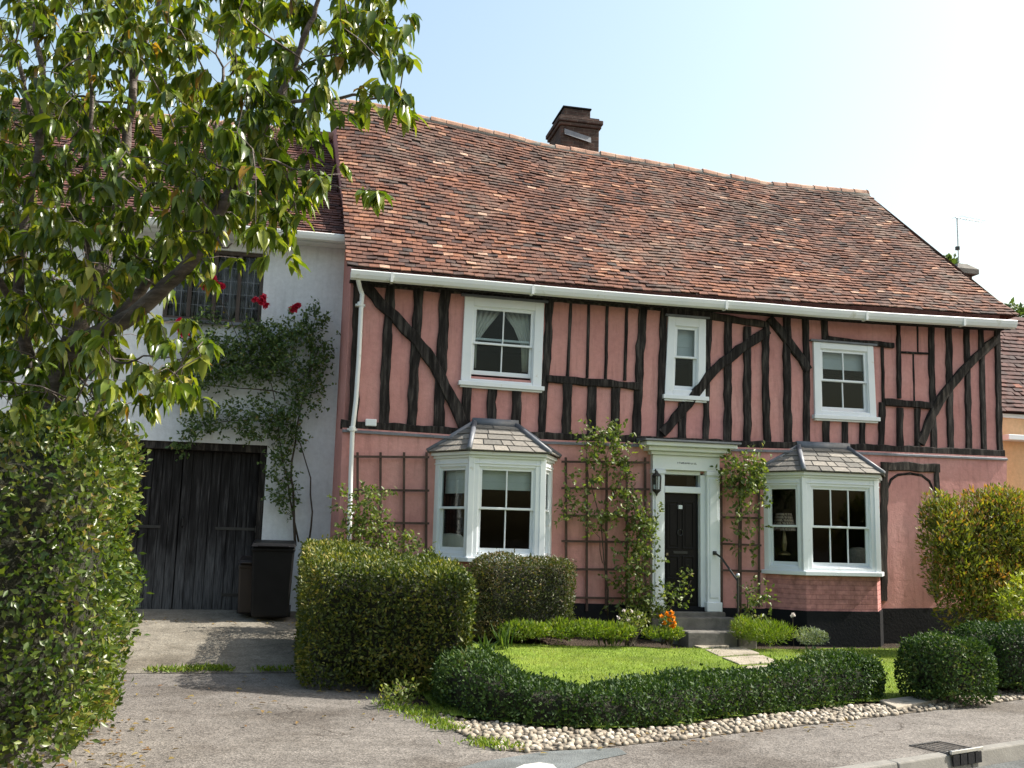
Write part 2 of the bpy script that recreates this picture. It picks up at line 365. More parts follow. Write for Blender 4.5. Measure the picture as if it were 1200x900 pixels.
M['silver'] = leafmat('silver_leaf', [(0, (.14, .18, .11)), (1, (.3, .34, .24))], .6, .25)
M['farleaf'] = leafmat('far_leaf', [(0, (.04, .07, .02)), (1, (.09, .13, .04))], .5, .3)
M['petal_red'] = leafmat('red_petal', [(0, (.42, .01, .04)), (1, (.62, .04, .1))], .5, .3, (1.2, .6, .7))
M['petal_white'] = leafmat('white_petal', [(0, (.7, .62, .6)), (1, (.85, .8, .8))], .5, .3, (1, 1, 1))
M['petal_orange'] = leafmat('orange_petal', [(0, (.7, .24, .01)), (1, (.8, .4, .02))], .5, .3, (1.2, .9, .5))

# ------------------------------------------------------------------ ground and streets
def local(p): return HI @ Vector(p)
def lw(s, wd, dz=0.):                   # (along house, in front of house) -> world on the ground
    p = H @ Vector((s, -wd, 0)); p.z = gz(p.x, p.y)+dz; return p
def inpoly(x, y, poly):
    c = False; j = len(poly)-1
    for i in range(len(poly)):
        xi, yi = poly[i][0], poly[i][1]; xj, yj = poly[j][0], poly[j][1]
        if (yi > y) != (yj > y) and x < (xj-xi)*(y-yi)/(yj-yi)+xi: c = not c
        j = i
    return c
def sheet(name, s0, s1, w0, w1, step, dz, m, poly=None, kind='structure', wob=0.):
    ns, nw = int((s1-s0)/step)+1, int((w1-w0)/step)+1
    vs = []; fs = []; idx = {}
    def vid(i, j):
        if (i, j) not in idx:
            p = lw(s0+i*step, w0+j*step, dz)
            if wob: p.z += wob*noise.noise(Vector((p.x*1.3, p.y*1.3, 3)))
            idx[(i, j)] = len(vs); vs.append(tuple(p))
        return idx[(i, j)]
    for i in range(ns):
        for j in range(nw):
            c = lw(s0+(i+.5)*step, w0+(j+.5)*step)
            if poly is None or inpoly(c.x, c.y, poly):
                fs.append((vid(i, j), vid(i, j+1), vid(i+1, j+1), vid(i+1, j)))
    me = bpy.data.meshes.new(name); me.from_pydata(vs, [], fs)
    return tag(link(name, me, m, None, True), kind=kind)
def flat(name, pts, z, m, kind='structure'):
    mb = MB(); mb.add([(p[0], p[1], z) for p in pts], [list(range(len(pts)))])
    return tag(mb.build(name, m), kind=kind)

K0 = G(1040, 897); K1 = G(1200, 872); KD = (K1-K0); KD.z = 0; KD.normalize(); KN = Vector((-KD.y, KD.x, 0))  # KN points to the house
def kp(a, b, z=0.): p = K0+KD*a+KN*b; p.z = z; return p
flat('ground', [(-300, -300), (300, -300), (300, 300), (-300, 300)], -.30, M['soil'])
flat('road', [kp(-80, -9), kp(80, -9), kp(80, -.0), kp(-80, -.0)], -.12, M['road'])
flat('opposite_pavement', [kp(-80, -30), kp(80, -30), kp(80, -9), kp(-80, -9)], -.02, M['asphalt'])
flat('pavement', [kp(-40, .125), kp(40, .125), kp(40, 30), kp(-40, 30)], 0., M['asphalt'])
mb = MB(); x = -9.
while x < 16:
    l = .915; a, b = x+.006, x+l-.006; dz = random.uniform(-.004, .004)
    mb.hexa([kp(a, 0, -.2), kp(b, 0, -.2), kp(b, .125, -.2), kp(a, .125, -.2), kp(a, .02, .004+dz), kp(b, .02, .004+dz), kp(b, .122, .008+dz), kp(a, .122, .008+dz)])
    x += l
tag(mb.build('kerb', M['kerb'], bevel=.012), kind='structure')
mb = MB(); n = 60
for i in range(n):
    a0, a1 = .35+i*.5, .35+(i+1)*.5
    mb.add([kp(a0, -.30, -.116), kp(a1, -.30, -.116), kp(a1, -.22, -.116), kp(a0, -.22, -.116)], [(0, 1, 2, 3)])
tag(mb.build('road_edge_line', M['yellow']), kind='structure')
pp = [G(x, y) for x, y in ((520, 905), (565, 893), (640, 881), (725, 877), (735, 884), (690, 893), (640, 915))]
flat('pavement_repair', pp, .004, M['patch'])
pp = [G(x, y) for x, y in ((603, 902), (614, 897), (632, 894.5), (648, 897), (656, 905), (630, 915))]
flat('painted_mark', pp, .008, M['whitepaint'])

# cobbled edging: back and front edges read from the photograph, laid on the ground
cob_front = [(520, 850), (548, 864), (582, 879), (612, 882), (700, 877), (800, 867), (900, 855), (1000, 844), (1100, 832), (1205, 819), (1300, 806)]
cob_back = [(512, 838), (545, 846), (590, 850), (640, 856), (720, 858), (800, 853), (900, 840), (1000, 829), (1100, 821), (1205, 808), (1300, 796)]
cfp = [G(*p) for p in cob_front]; cbp = [G(*p) for p in cob_back]
cpoly = cfp+cbp[::-1]
mb = MB()
for i in range(len(cfp)-1):
    mb.add([(*cfp[i].xy, .006), (*cfp[i+1].xy, .006), (*cbp[i+1].xy, .006), (*cbp[i].xy, .006)], [(0, 1, 2, 3)], .1)
bm = bmesh.new(); bmesh.ops.create_icosphere(bm, subdivisions=2, radius=1)
IV = np.array([v.co[:] for v in bm.verts]); IF = np.array([[v.index for v in f.verts] for f in bm.faces]); bm.free()
xs = [p.x for p in cpoly]; ys = [p.y for p in cpoly]; pts = []; cell = {}
for _ in range(40000):
    x, y = random.uniform(min(xs), max(xs)), random.uniform(min(ys), max(ys))
    if not inpoly(x, y, cpoly): continue
    ci = (int(x/.06), int(y/.06))
    if any((x-a)**2+(y-b)**2 < .045**2 for i in (-1, 0, 1) for j in (-1, 0, 1) for a, b in cell.get((ci[0]+i, ci[1]+j), ())): continue
    cell.setdefault(ci, []).append((x, y)); pts.append((x, y))
base = mb.build('tmp', None); bv = np.array([v.co[:] for v in base.data.vertices]); bf = []
for f in base.data.polygons: a = list(f.vertices); bf += [(a[0], a[1], a[2]), (a[0], a[2], a[3])]
bpy.data.objects.remove(base)
parts = [(bv, np.array(bf), np.full(len(bf), .12))]
for x, y in pts:
    a = random.gauss(1.0, .5); ca, sa = math.cos(a), math.sin(a)
    q = IV*np.array([random.uniform(.026, .046), random.uniform(.017, .029), random.uniform(.014, .028)])
    q = q*(1+.13*np.sin(IV*3+random.uniform(0, 9)))
    q = q @ np.array([[ca, sa, 0], [-sa, ca, 0], [0, 0, 1]])+np.array([x, y, .012])
    parts.append((q, IF, np.full(len(IF), random.betavariate(2, 2))))
V, F, T = cat(parts)
tag(npmesh('cobble_edging', V, F, T, M['cobble'], None), kind='structure')
bpy.data.objects['cobble_edging'].data.polygons.foreach_set('use_smooth', [True]*len(F))

# garden soil, lawn, upper driveway
front = [p.copy() for p in cbp]
gpoly = [Vector((p.x-.02, p.y-.03, 0)) for p in front]+[lw(14, 2), lw(14, -.1), lw(-.1, -.1), lw(-.15, 3.2), G(430, 800)]
sheet('garden_soil', -.4, 13, -.1, 8.6, .05, .014, M['soil'], gpoly, wob=.012)
lpoly = [Vector((p.x-.02, p.y+.06, 0)) for p in front]+[lw(12.4, 2), lw(12.4, 1.0), lw(8.6, .95), lw(6.0, 1.15), lw(3.8, 1.35), lw(1, 1.5), lw(.6, 4), G(470, 800)]
LAWN = lpoly
sheet('lawn', -.4, 13, .8, 8.6, .1, .034, M['lawnbase'], lpoly, wob=.012)
ramp_poly = [lw(-7, W0), lw(.02, W0), lw(.02, -1.2), lw(-7, -1.2)]
sheet('driveway', -7, .1, -1.2, W0+.05, .1, .006, M['concrete'], ramp_poly)
n = 46000; bl = []
xs = [p.x for p in lpoly]; ys = [p.y for p in lpoly]
while len(bl) < n:
    x, y = random.uniform(min(xs), max(xs)), random.uniform(min(ys), max(ys))
    if inpoly(x, y, lpoly): bl.append((x, y, gz(x, y)+.03))
P = np.array(bl); D = unit(np.stack([rng.normal(0, .45, n), rng.normal(0, .45, n), np.ones(n)], 1))
cl = np.array([noise.noise(Vector((a*.9, b*.9, 0)))+.7*noise.noise(Vector((a*3, b*3, 4))) for a, b, c in bl])
V, F, T = leaves(P, D, rdir(n), rng.uniform(.022, .048, n), rng.uniform(.004, .007, n), np.clip(rng.beta(2, 2, n)+cl*.5, 0, 1), 0)
tag(npmesh('lawn_grass', V, F, T, M['grass'], None), kind='stuff')

# stepping path from the door to the pavement
def slabbox(mb, c, z0, z1, sh=.012, tint=.5):       # c: four world points (x,y)
    mb.hexa([(p[0], p[1], z0) for p in c]+[(p[0], p[1], z1) for p in c], tint)
pa = [((800, 752), (846, 751)), ((822, 759), (866, 757)), ((826, 760.5), (870, 758.5)), ((842, 768), (890, 766)), ((846, 770), (894, 768)), ((866, 778), (914, 776)), ((869, 780), (918, 778)), ((884, 792), (934, 789)), ((890, 795), (940, 792)), ((930, 812), (985, 808)), ((1030, 820), (1085, 813)), ((1050, 828), (1098, 820))]
mb = MB()
for k in range(0, len(pa), 2):
    a, b = [G(*q, dz=.05) for q in pa[k]]; c, d = [G(*q, dz=.05) for q in pa[k+1]]
    z = max(q.z for q in (a, b, c, d))
    mb.hexa([(*q.xy, z-.1) for q in (c, d, b, a)]+[(*q.xy, z+random.uniform(-.006, .006)) for q in (c, d, b, a)])
tag(mb.build('garden_path', M['stone'], bevel=.012), kind='structure')

# ------------------------------------------------------------------ the half timbered house
house = thing('timber_framed_house', 'pink timber framed house with a long red tiled roof and two white bay windows', 'house', tuple(_h0), THETA)
def interp(pts, y):                    # px polyline on plane y -> (xs, zs)
    q = [hp(a, b, y) for a, b in pts]; return [p.x for p in q], [p.z for p in q]
EY, RY = -.34, 3.2
eave = interp([(407, 312), (480, 318), (560, 325), (650, 332), (760, 341), (890, 351), (1040, 361), (1194, 370)], EY)
ridge = interp([(391, 118), (440, 124), (498, 139), (545, 149), (580, 157), (640, 171), (720, 184), (800, 197), (900, 216), (960, 221), (1016, 226)], RY)
ze = lambda x: float(np.interp(x, *eave)); zr = lambda x: float(np.interp(x, *ridge))
print('eave z', eave[1][0], eave[1][-1], 'ridge z', ridge[1][0], ridge[1][-1], 'len', eave[0][-1], ridge[0][-1])
brz = [(398, 497.5), (470, 502), (545, 507), (640, 512), (760, 516), (860, 521), (1000, 524.5), (1175, 532)]
bx, bz = interp(brz, 0.); zb = lambda x: float(np.interp(x, bx, bz))
LWY = -.10
XL = hp(411, 330).x; XL2 = hp(403, 495).x; XL3 = hp(397, 645, LWY).x
XR = hp(1173, 395).x; XR2 = hp(1175, 530).x
WIN1 = [(545, 347), (638, 355), (634.5, 455), (540, 448)]
WIN2 = [(783.5, 370.5), (827.5, 374), (827, 467), (779, 464)]
WIN3 = [(953.5, 400), (1023.5, 405.5), (1027.5, 491), (955.5, 487.5)]
def quadl(q, y): return [hp(a, b, y) for a, b in q]
def shrink(q, k):
    c = sum(q, Vector())/4; return [c+(p-c)*k for p in q]
def wall(name, outer, holes, y, thick, m, parent):
    flatv = []; loops = []
    for L in [outer]+holes: loops.append([Vector((p[0], p[1], 0)) for p in L]); flatv += [(p[0], p[1]) for p in L]
    tri = geometry.tessellate_polygon(loops)
    mb = MB(H); mb.add([(x, y, z) for x, z in flatv], [t for t in tri])
    n = 0
    for L in [outer]+holes:
        k = len(L); mb.add([(p[0], y, p[1]) for p in L]+[(p[0], y+thick, p[1]) for p in L], [(i, (i+1) % k, (i+1) % k+k, i+k) for i in range(k)])
    return mb.build(name, m, parent)
xz = lambda q: [(p.x, p.z) for p in q]
top = [(x, ze(x)+.18) for x in np.linspace(XR, XL, 14)]
bot = [(x, zb(x)-.2) for x in np.linspace(XL2, XR2, 14)]
wall('upper_wall', bot+top, [xz(shrink(quadl(q, 0), .84)) for q in (WIN1, WIN2, WIN3)], 0., .16, M['pink'], house)

# ---- bays and door openings of the lower wall
def zat(px, py, y): return hp(px, py, y).z
BAYS = []
for (WL, FL, FR, WR, ct, sb, rt0, rt1, proj, ncol, ref) in (
        (506.5, 551, 635.5, 648, 533, 655, (557, 496), (605, 499), .62, 2, 595),
        (893.5, 943, 1027.5, 1032, 557, 671, (937, 523), (994, 525.5), .55, 3, 985)):
    BAYS.append(dict(xl=hp(WL, 600, LWY).x, xfl=hp(FL, 600, LWY-proj).x, xfr=hp(FR, 600, LWY-proj).x, xr=hp(WR, 600, LWY).x,
        zt=zat(ref, ct, LWY-proj), zb=zat(ref, sb, LWY-proj), yf=LWY-proj, t0=hp(*rt0, LWY), t1=hp(*rt1, LWY), ncol=ncol))
for b in BAYS: print('bay', {k: (round(v, 2) if isinstance(v, float) else v) for k, v in b.items()})
DX0, DX1 = hp(776, 640, LWY).x, hp(823, 640, LWY).x
DZ0, DZ1 = zat(800, 716, LWY), zat(800, 556, LWY)
holes = [[(b['xl']+.12, b['zb']+.12), (b['xr']-.12, b['zb']+.12), (b['xr']-.12, b['zt']-.08), (b['xl']+.12, b['zt']-.08)] for b in BAYS]
holes.append([(DX0-.05, DZ0), (DX1+.05, DZ0), (DX1+.05, DZ1+.03), (DX0-.05, DZ1+.03)])
PLZ = lambda x: .42+.0*x
pl = interp([(640, 706), (760, 709), (900, 714), (1030, 713), (1175, 712)], LWY)
zp = lambda x: float(np.interp(x, *pl))
XR3 = hp(1178, 700, LWY).x
bot = [(x, zp(x)) for x in np.linspace(XL3, XR3, 12)]
top = [(x, zb(x)-.055) for x in np.linspace(XR2, XL2-.02, 14)]
wall('lower_wall', bot+top, holes, LWY, .26, M['pink'], house)
mb = MB(H)                              # plinth
xs = np.linspace(XL3-.02, XR3+.02, 14)
for a, b in zip(xs[:-1], xs[1:]):
    mb.hexa([(a, LWY-.03, -.3), (b, LWY-.03, -.3), (b, .2, -.3), (a, .2, -.3), (a, LWY-.03, zp(a)), (b, LWY-.03, zp(b)), (b, .2, zp(b)+.002), (a, .2, zp(a)+.002)])
mb.build('plinth', M['black'], house)
# left gable (slightly out of square), right gable, back wall, floors
SK = math.tan(R(6)); BY = 6.4
def gable(name, xf, sk, zt, zrid, bottom=(0, 0)):
    mb = MB(H); y = [0., RY, BY]
    P = [(xf+bottom[0], LWY, -.2), (xf+bottom[1], LWY+.1, 2.2), (xf, 0, zt), (xf+sk*RY, RY, zrid-.07), (xf+sk*BY, BY, zt), (xf+sk*BY, BY, -.2)]
    mb.add(P+[(p[0]+.2, p[1], p[2]) for p in P], [(0, 1, 2, 3, 4, 5), (11, 10, 9, 8, 7, 6)]+[(i, i+6, (i+1) % 6+6, (i+1) % 6) for i in range(6)])
    return mb.build(name, M['pink'], house)
gable('gable_wall', XL+.004, -SK, ze(XL)+.2, zr(ridge[0][0]), (XL3-XL-.004, XL2-XL))
mb = MB(H)
mb.box((XR-.2, .17, -.2), (XR-.002, BY, ze(XR)))
mb.build('end_wall', M['pink'], house)
mb = MB(H)
mb.box((XL-.5, BY, -.2), (XR, BY+.2, ze(XL)+.1))
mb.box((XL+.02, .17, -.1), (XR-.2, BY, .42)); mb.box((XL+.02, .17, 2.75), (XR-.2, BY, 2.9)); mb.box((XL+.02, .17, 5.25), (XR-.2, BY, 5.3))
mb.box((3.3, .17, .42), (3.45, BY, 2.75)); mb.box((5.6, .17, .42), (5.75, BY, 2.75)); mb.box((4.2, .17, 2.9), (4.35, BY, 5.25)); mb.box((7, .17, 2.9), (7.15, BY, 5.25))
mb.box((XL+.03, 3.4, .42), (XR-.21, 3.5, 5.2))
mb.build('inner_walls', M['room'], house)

# ---- roof: one tile at a time
def roofpt(x, v, lift, y0=EY, y1=RY, zef=ze, zrf=zr):
    a, b = zef(x), zrf(x); L = math.hypot(y1-y0, b-a)
    sag = -.05*math.sin(math.pi*v)+.03*noise.noise(Vector((x*.6, v*3, 1)))
    l = lift+sag
    return (x, y0+(y1-y0)*v-(b-a)/L*l, a+(b-a)*v+(y1-y0)/L*l)
def tiled(mb, x_left, x_right, rows, pf, width=.166, seed=1):
    rr = random.Random(seed); run = 0; rt = .9
    for i in range(rows):
        v0 = i/rows; xl, xr = x_left(v0+.5/rows), x_right(v0+.5/rows)
        x = xl-(width*.5 if i % 2 else 0.)-rr.uniform(0, .02)
        while x < xr:
            wdt = width*rr.uniform(.97, 1.03); a, b = max(x, xl-.02)+.003, min(x+wdt, xr+.03*rr.random())-.003
            x += wdt
            if b-a < .03: continue
            jit = rr.gauss(0, .0012)+.004*noise.noise(Vector((x*.8, v0*9, 5)))
            lf = .034+rr.gauss(0, .005); tilt = rr.gauss(0, .0045); th = .018
            q = noise.noise(Vector((x*.55, v0*4.5, 2)))*.5+noise.noise(Vector((x*2.2, v0*14, 7)))*.5
            q2 = noise.noise(Vector((x*.25, v0*2.2, 11))); t = .42-.012*max(0, x)+.30*q+.16*q2+rr.gauss(0, .12)
            if run > 0: t = .5*t+.5*rt; run -= 1
            elif rr.random() < .022+.07*max(0, q): rt = rr.uniform(.84, 1); t = rt; run = rr.choice((0, 0, 1, 1, 2))
            elif rr.random() < .12: t = rr.uniform(0, .25)
            if rr.random() < .004: continue
            t = min(1, max(0, t)); v1 = v0+1.25/rows; va = v0+jit
            c = [pf(a, va, lf-tilt-th), pf(b, va, lf+tilt-th), pf(b, v1, .004), pf(a, v1, .004), pf(a, va, lf-tilt), pf(b, va, lf+tilt), pf(b, v1, .010), pf(a, v1, .010)]
            mb.add(c, [(4, 5, 6, 7), (0, 1, 5, 4), (1, 2, 6, 5), (3, 0, 4, 7)], t)
def sheetroof(mb, xl, xr, pf, nx=24, nv=8, lift=-.004, tint=.02):
    vs = []; fs = []
    for j in range(nv+1):
        v = j/nv
        for i in range(nx+1): vs.append(pf(xl(v)+(xr(v)-xl(v))*i/nx, v, lift))
    for j in range(nv):
        for i in range(nx): a = j*(nx+1)+i; fs.append((a, a+1, a+nx+2, a+nx+1))
    mb.add(vs, fs, tint)
hl = interp([(1016, 226)], RY)[0][0]; hr = eave[0][-1]; ll = eave[0][0]; lr = ridge[0][0]
x_l = lambda v: ll+(lr-ll)*v+.03*math.sin(math.pi*v)
x_r = lambda v: hr+(hl-hr)*v-.10*math.sin(math.pi*v)
mb = MB(H); tiled(mb, x_l, x_r, 49, roofpt)
sheetroof(mb, x_l, x_r, roofpt)
zb2 = lambda x: ze(x)
rx = list(np.linspace(lr, hl, 16)); rz = [zr(x)-.03 for x in rx]
for i in range(15):
    k0, k1 = (rx[i]-lr)/(hl-lr), (rx[i+1]-lr)/(hl-lr); b0, b1 = ll-.3+(hr-ll+.3)*k0, ll-.3+(hr-ll+.3)*k1
    mb.add([(rx[i], RY, rz[i]), (rx[i+1], RY, rz[i+1]), (b1, 2*RY-EY, ze(b1)), (b0, 2*RY-EY, ze(b0))], [(0, 3, 2, 1)], .4)
mb.add([(hl, RY, zr(hl)-.01), (hr-.02, EY, ze(hr)-.01), (hr-.02, 2*RY-EY, ze(hr)-.01)], [(0, 1, 2)], .4)
for v in np.linspace(0, .98, 40):       # verge undercloak on the left edge
    a = roofpt(x_l(v), v, -.05); b = roofpt(x_l(v+.025), v+.025, -.05); c = roofpt(x_l(v+.025), v+.025, .02); d = roofpt(x_l(v), v, .02)
    mb.add([a, b, c, d], [(0, 1, 2, 3)], .3)
mb.build('roof', M['tile'], house)
mb = MB(H)
xs = np.arange(lr-.02, hl, .32)
for a in xs:
    b = min(a+.315, hl); dz = random.gauss(0, .008)
    P0 = Vector((a, RY, zr(a)-.055+dz)); P1 = Vector((b, RY, zr(b)-.055+dz))
    mb.tube([P0, P1], [.115, .105], 10)
mb.build('ridge_tile', M['ridge'], house)
mb = MB(H)                              # mortar fillet at the ridge
mb.tube([(x, RY, zr(x)-.075) for x in np.linspace(lr, hl, 30)], .115, 8); mb.build('ridge_mortar', M['kerb'], house, True)
# ---- gutter, downpipe
gy = -.36
gp = [hp(a, b, gy) for a, b in ((411, 322), (470, 327), (560, 334.5), (650, 342.5), (760, 351.5), (890, 361), (960, 367), (1040, 372.5), (1120, 377), (1189, 381))]
mb = MB(H); prof = [(-.075, .075), (-.085, .06), (-.075, .0), (-.05, -.055), (0, -.075), (.05, -.06), (.075, 0), (.075, .07), (.06, .06), (.055, 0), (0, -.055), (-.05, -.02), (-.06, .06)]
vs = []; fs = []; k = len(prof)
for p in gp:
    for a, b in prof: vs.append((p.x, p.y+a, p.z+b))
for i in range(len(gp)-1):
    for j in range(k): fs.append((i*k+j, i*k+(j+1) % k, (i+1)*k+(j+1) % k, (i+1)*k+j))
fs += [list(range(k))[::-1], list(range((len(gp)-1)*k, len(gp)*k))]
mb.add(vs, fs); gut = mb.build('gutter', M['upvc'], house, bevel=.004)
for t in (.09, .3, .52, .74, .9):
    mb = MB(H); i = min(int(t*(len(gp)-1)), len(gp)-2); p = gp[i].lerp(gp[i+1], t*(len(gp)-1)-i)
    mb.box((p.x-.02, p.y-.088, p.z-.079), (p.x+.02, p.y+.06, p.z+.066))
    mb.build('gutter_union', M['upvc'], gut)
mb = MB(H); px = interp([(0, 0)], 0)
fas = [(p.x, p.y+.10, p.z) for p in gp]
for a, b in zip(fas[:-1], fas[1:]):
    mb.hexa([(a[0], a[1], a[2]-.07), (b[0], b[1], b[2]-.07), (b[0], b[1]+.025, b[2]-.07), (a[0], a[1]+.025, a[2]-.07), (a[0], a[1], a[2]+.06), (b[0], b[1], b[2]+.06), (b[0], b[1]+.025, b[2]+.06), (a[0], a[1]+.025, a[2]+.06)])
    mb.hexa([(a[0], a[1]+.02, a[2]-.04), (b[0], b[1]+.02, b[2]-.04), (b[0], .02, b[2]-.04), (a[0], .02, a[2]-.04), (a[0], a[1]+.02, a[2]-.02), (b[0], b[1]+.02, b[2]-.02), (b[0], .02, b[2]-.02), (a[0], .02, a[2]-.02)])
mb.build('fascia', M['timber'], house)
pts = [hp(419, 322, gy), hp(420, 329, gy+.02), hp(422, 338, -.17), hp(424.5, 345, -.16), hp(423, 365, -.15), hp(420.5, 420, -.15), hp(417, 470, -.17), hp(413, 505, -.19), hp(411, 560, -.19), hp(409, 640, -.19), hp(408, 690, -.19)]
mb = MB(H); mb.tube(pts, .036, 10); dp = mb.build('downpipe', M['upvc'], house, True)
for a, b, y in ((422.5, 357, -.15), (413, 503, -.19), (410, 600, -.19)):
    mb = MB(H); p = hp(a, b, y); mb.lathe(p, [(.046, -.03), (.05, -.02), (.05, .03), (.046, .04)], 12); mb.box((p.x-.075, p.y+.02, p.z-.015), (p.x+.075, p.y+.12, p.z+.015))
    mb.build('pipe_bracket', M['upvc'], dp)
p = hp(434.5, 495.5, -.06); mb = MB(H); mb.box((p.x-.085, p.y-.05, p.z-.055), (p.x+.085, p.y+.05, p.z+.055)); mb.build('alarm_box', M['paint'], house, bevel=.012)

# ---- timbers
nf = [0]
def timber(name, pts, wpx, front=.035, m='timber', y=0., taper=1.):
    rr = random.Random(len(pts)*100+pts[0][0]*3+pts[0][1]); nf[0] += 1
    q = [hp(a, b, y) for a, b in pts]; P = []
    for a, b in zip(q[:-1], q[1:]):
        k = max(2, int((b-a).length/.11)); P += [a.lerp(b, i/k) for i in range(k)]
    P.append(q[-1]); n = len(P); L = []; Rr = []
    depth = (H @ q[0]).y; wd = wpx/FPX*depth*.47
    s1, s2 = rr.uniform(0, 50), rr.uniform(0, 50)
    for i, p in enumerate(P):
        t = (P[min(i+1, n-1)]-P[max(i-1, 0)]).normalized(); s = Vector((-t.z, 0, t.x))
        k = wd*(1+(taper-1)*i/max(1, n-1))
        a = k*(1+.34*noise.noise(Vector((s1+i*.4, 0, 0)))+.2*noise.noise(Vector((s1+i*1.3, 5, 0)))); b = k*(1+.34*noise.noise(Vector((s2+i*.4, 0, 0)))+.2*noise.noise(Vector((s2+i*1.3, 5, 0))))
        L.append(p+s*a); Rr.append(p-s*b)
    f = y-front-(nf[0] % 9)*.0023
    mb = MB(H); vs = []; fs = []
    for i in range(n):
        o = .006*noise.noise(Vector((s1, i*.5, 1))); e = .012
        d = (Rr[i]-L[i]).normalized()*e
        vs += [(L[i].x, y+.03, L[i].z), (L[i].x, f+.012, L[i].z), (L[i].x+d.x, f+o, L[i].z+d.z), (Rr[i].x-d.x, f+o, Rr[i].z-d.z), (Rr[i].x, f+.012, Rr[i].z), (Rr[i].x, y+.03, Rr[i].z)]
    for i in range(n-1):
        for j in range(5): fs.append((i*6+j, (i+1)*6+j, (i+1)*6+j+1, i*6+j+1))
    fs += [(0, 1, 2, 3, 4, 5), tuple((n-1)*6+j for j in (5, 4, 3, 2, 1, 0))]
    mb.add(vs, fs)
    o = mb.build(name, M[m], house); return o
timber('post', [(420, 329), (418, 400), (416, 440), (413.5, 496)], 12, .028, 'timber_grey')
for pts, wd in (([(458.5, 331), (454, 393), (451.5, 440), (450, 497)], 12), ([(491, 333), (488, 390), (485, 440), (482.5, 498)], 12.5), ([(521.7, 336), (519, 390), (516, 440), (514, 502)], 13.5),
        ([(547, 453), (545, 505)], 11.5), ([(577, 454), (575, 506)], 12), ([(605.5, 456), (604, 507)], 12),
        ([(665, 450), (663, 511)], 11.5), ([(693.5, 452), (693, 512)], 12), ([(721.5, 453), (720, 513)], 11.5),
        ([(777.5, 364), (775, 440), (773, 515)], 9), ([(830.5, 374), (828, 440), (826.5, 518)], 8), ([(799, 472), (799, 517)], 10.5),
        ([(852.5, 378), (852, 518)], 10), ([(875, 383), (875, 520)], 10), ([(897, 378), (896, 440), (898.5, 521)], 9),
        ([(921.5, 366), (921.5, 440), (923, 521)], 10), ([(943.5, 368), (945, 440), (944.5, 522)], 9), ([(966, 370), (966.5, 398)], 9),
        ([(967.6, 490), (967.5, 522)], 9), ([(989.5, 492), (989.5, 523)], 8), ([(1010, 492), (1010, 523)], 7.5), ([(1033, 472), (1032, 524)], 8),
        ([(1052, 376), (1053, 467)], 5.5), ([(1053.5, 478), (1054, 526)], 8), ([(1074, 479), (1074, 527)], 7),
        ([(1091, 381), (1091, 430), (1093, 475), (1094, 528)], 8.5), ([(1111, 383), (1113.5, 530)], 9), ([(1132, 385), (1135, 530)], 8), ([(1149, 387), (1152.5, 531)], 7.5)):
    timber('stud', pts, wd)
for pts, wd in (([(669, 351), (667, 400), (665, 441)], 4), ([(690, 353), (689, 400), (688, 443)], 3.6), ([(711.5, 355), (710.5, 400), (709.5, 445)], 3.8), ([(734.5, 357), (732, 446)], 4),
        ([(1033, 404), (1034.5, 445), (1034.5, 472)], 4), ([(1075, 380), (1075.5, 413)], 2.6), ([(1070, 414), (1071.5, 472)], 2.6)):
    timber('thin_stud', pts, wd, .014)
for pts, wd in (([(644, 347), (641, 420), (637, 460), (634, 510)], 10), ([(753.5, 358), (749, 430), (745, 514)], 11), ([(1168, 388), (1171, 533)], 8)): timber('post', pts, wd, .03)
for pts, wd in (([(640, 444), (690, 448), (748, 453)], 9.5), ([(1036, 471.5), (1060, 473), (1092, 476)], 8.5), ([(967, 397), (1000, 401), (1046, 405)], 6.5), ([(1055, 413), (1087, 414.5)], 2.6), ([(781, 363.5), (830, 370), (896, 381)], 9)):
    timber('rail', pts, wd, .045 if wd > 5 else .014, 'timber_grey' if wd == 9 else 'timber')
for pts, wd in (([(426, 334), (445, 355), (462, 371), (483, 394), (504, 421), (521, 452), (534, 478), (544, 502)], 14.5), ([(775, 508), (806, 473), (830, 440), (846, 425), (872, 406), (899, 387)], 12), ([(901, 373), (917, 393), (938, 421), (946, 434)], 11)):
    timber('brace', pts, wd, .062)
timber('brace', [(1166, 398), (1132, 429), (1104, 463), (1090, 489), (1077, 520)], 10.5, .062, 'timber_grey')
timber('wall_plate', [(414, 331.5), (470, 336), (540, 342), (650, 351), (780, 362)], 7, .024, 'timber_grey')
b = timber('bressummer', [(399, 497.5), (470, 502), (545, 507), (640, 512), (760, 516), (860, 521), (1000, 524.5), (1174, 532)], 10, .075, 'timber')
mb = MB(H); xs = np.linspace(XL2-.02, XR2, 26)        # lead apron over the top of the lower wall
for a, c in zip(xs[:-1], xs[1:]):
    z0, z1 = zb(a)-.05, zb(c)-.05
    mb.hexa([(a, LWY-.03, z0-.075), (c-.004, LWY-.03, z1-.075), (c-.004, -.01, z1-.05), (a, -.01, z0-.05), (a, LWY-.03, z0-.045), (c-.004, LWY-.03, z1-.045), (c-.004, -.01, z1+.02), (a, -.01, z0+.02)])
mb.build('lead_apron', M['lead'], house)

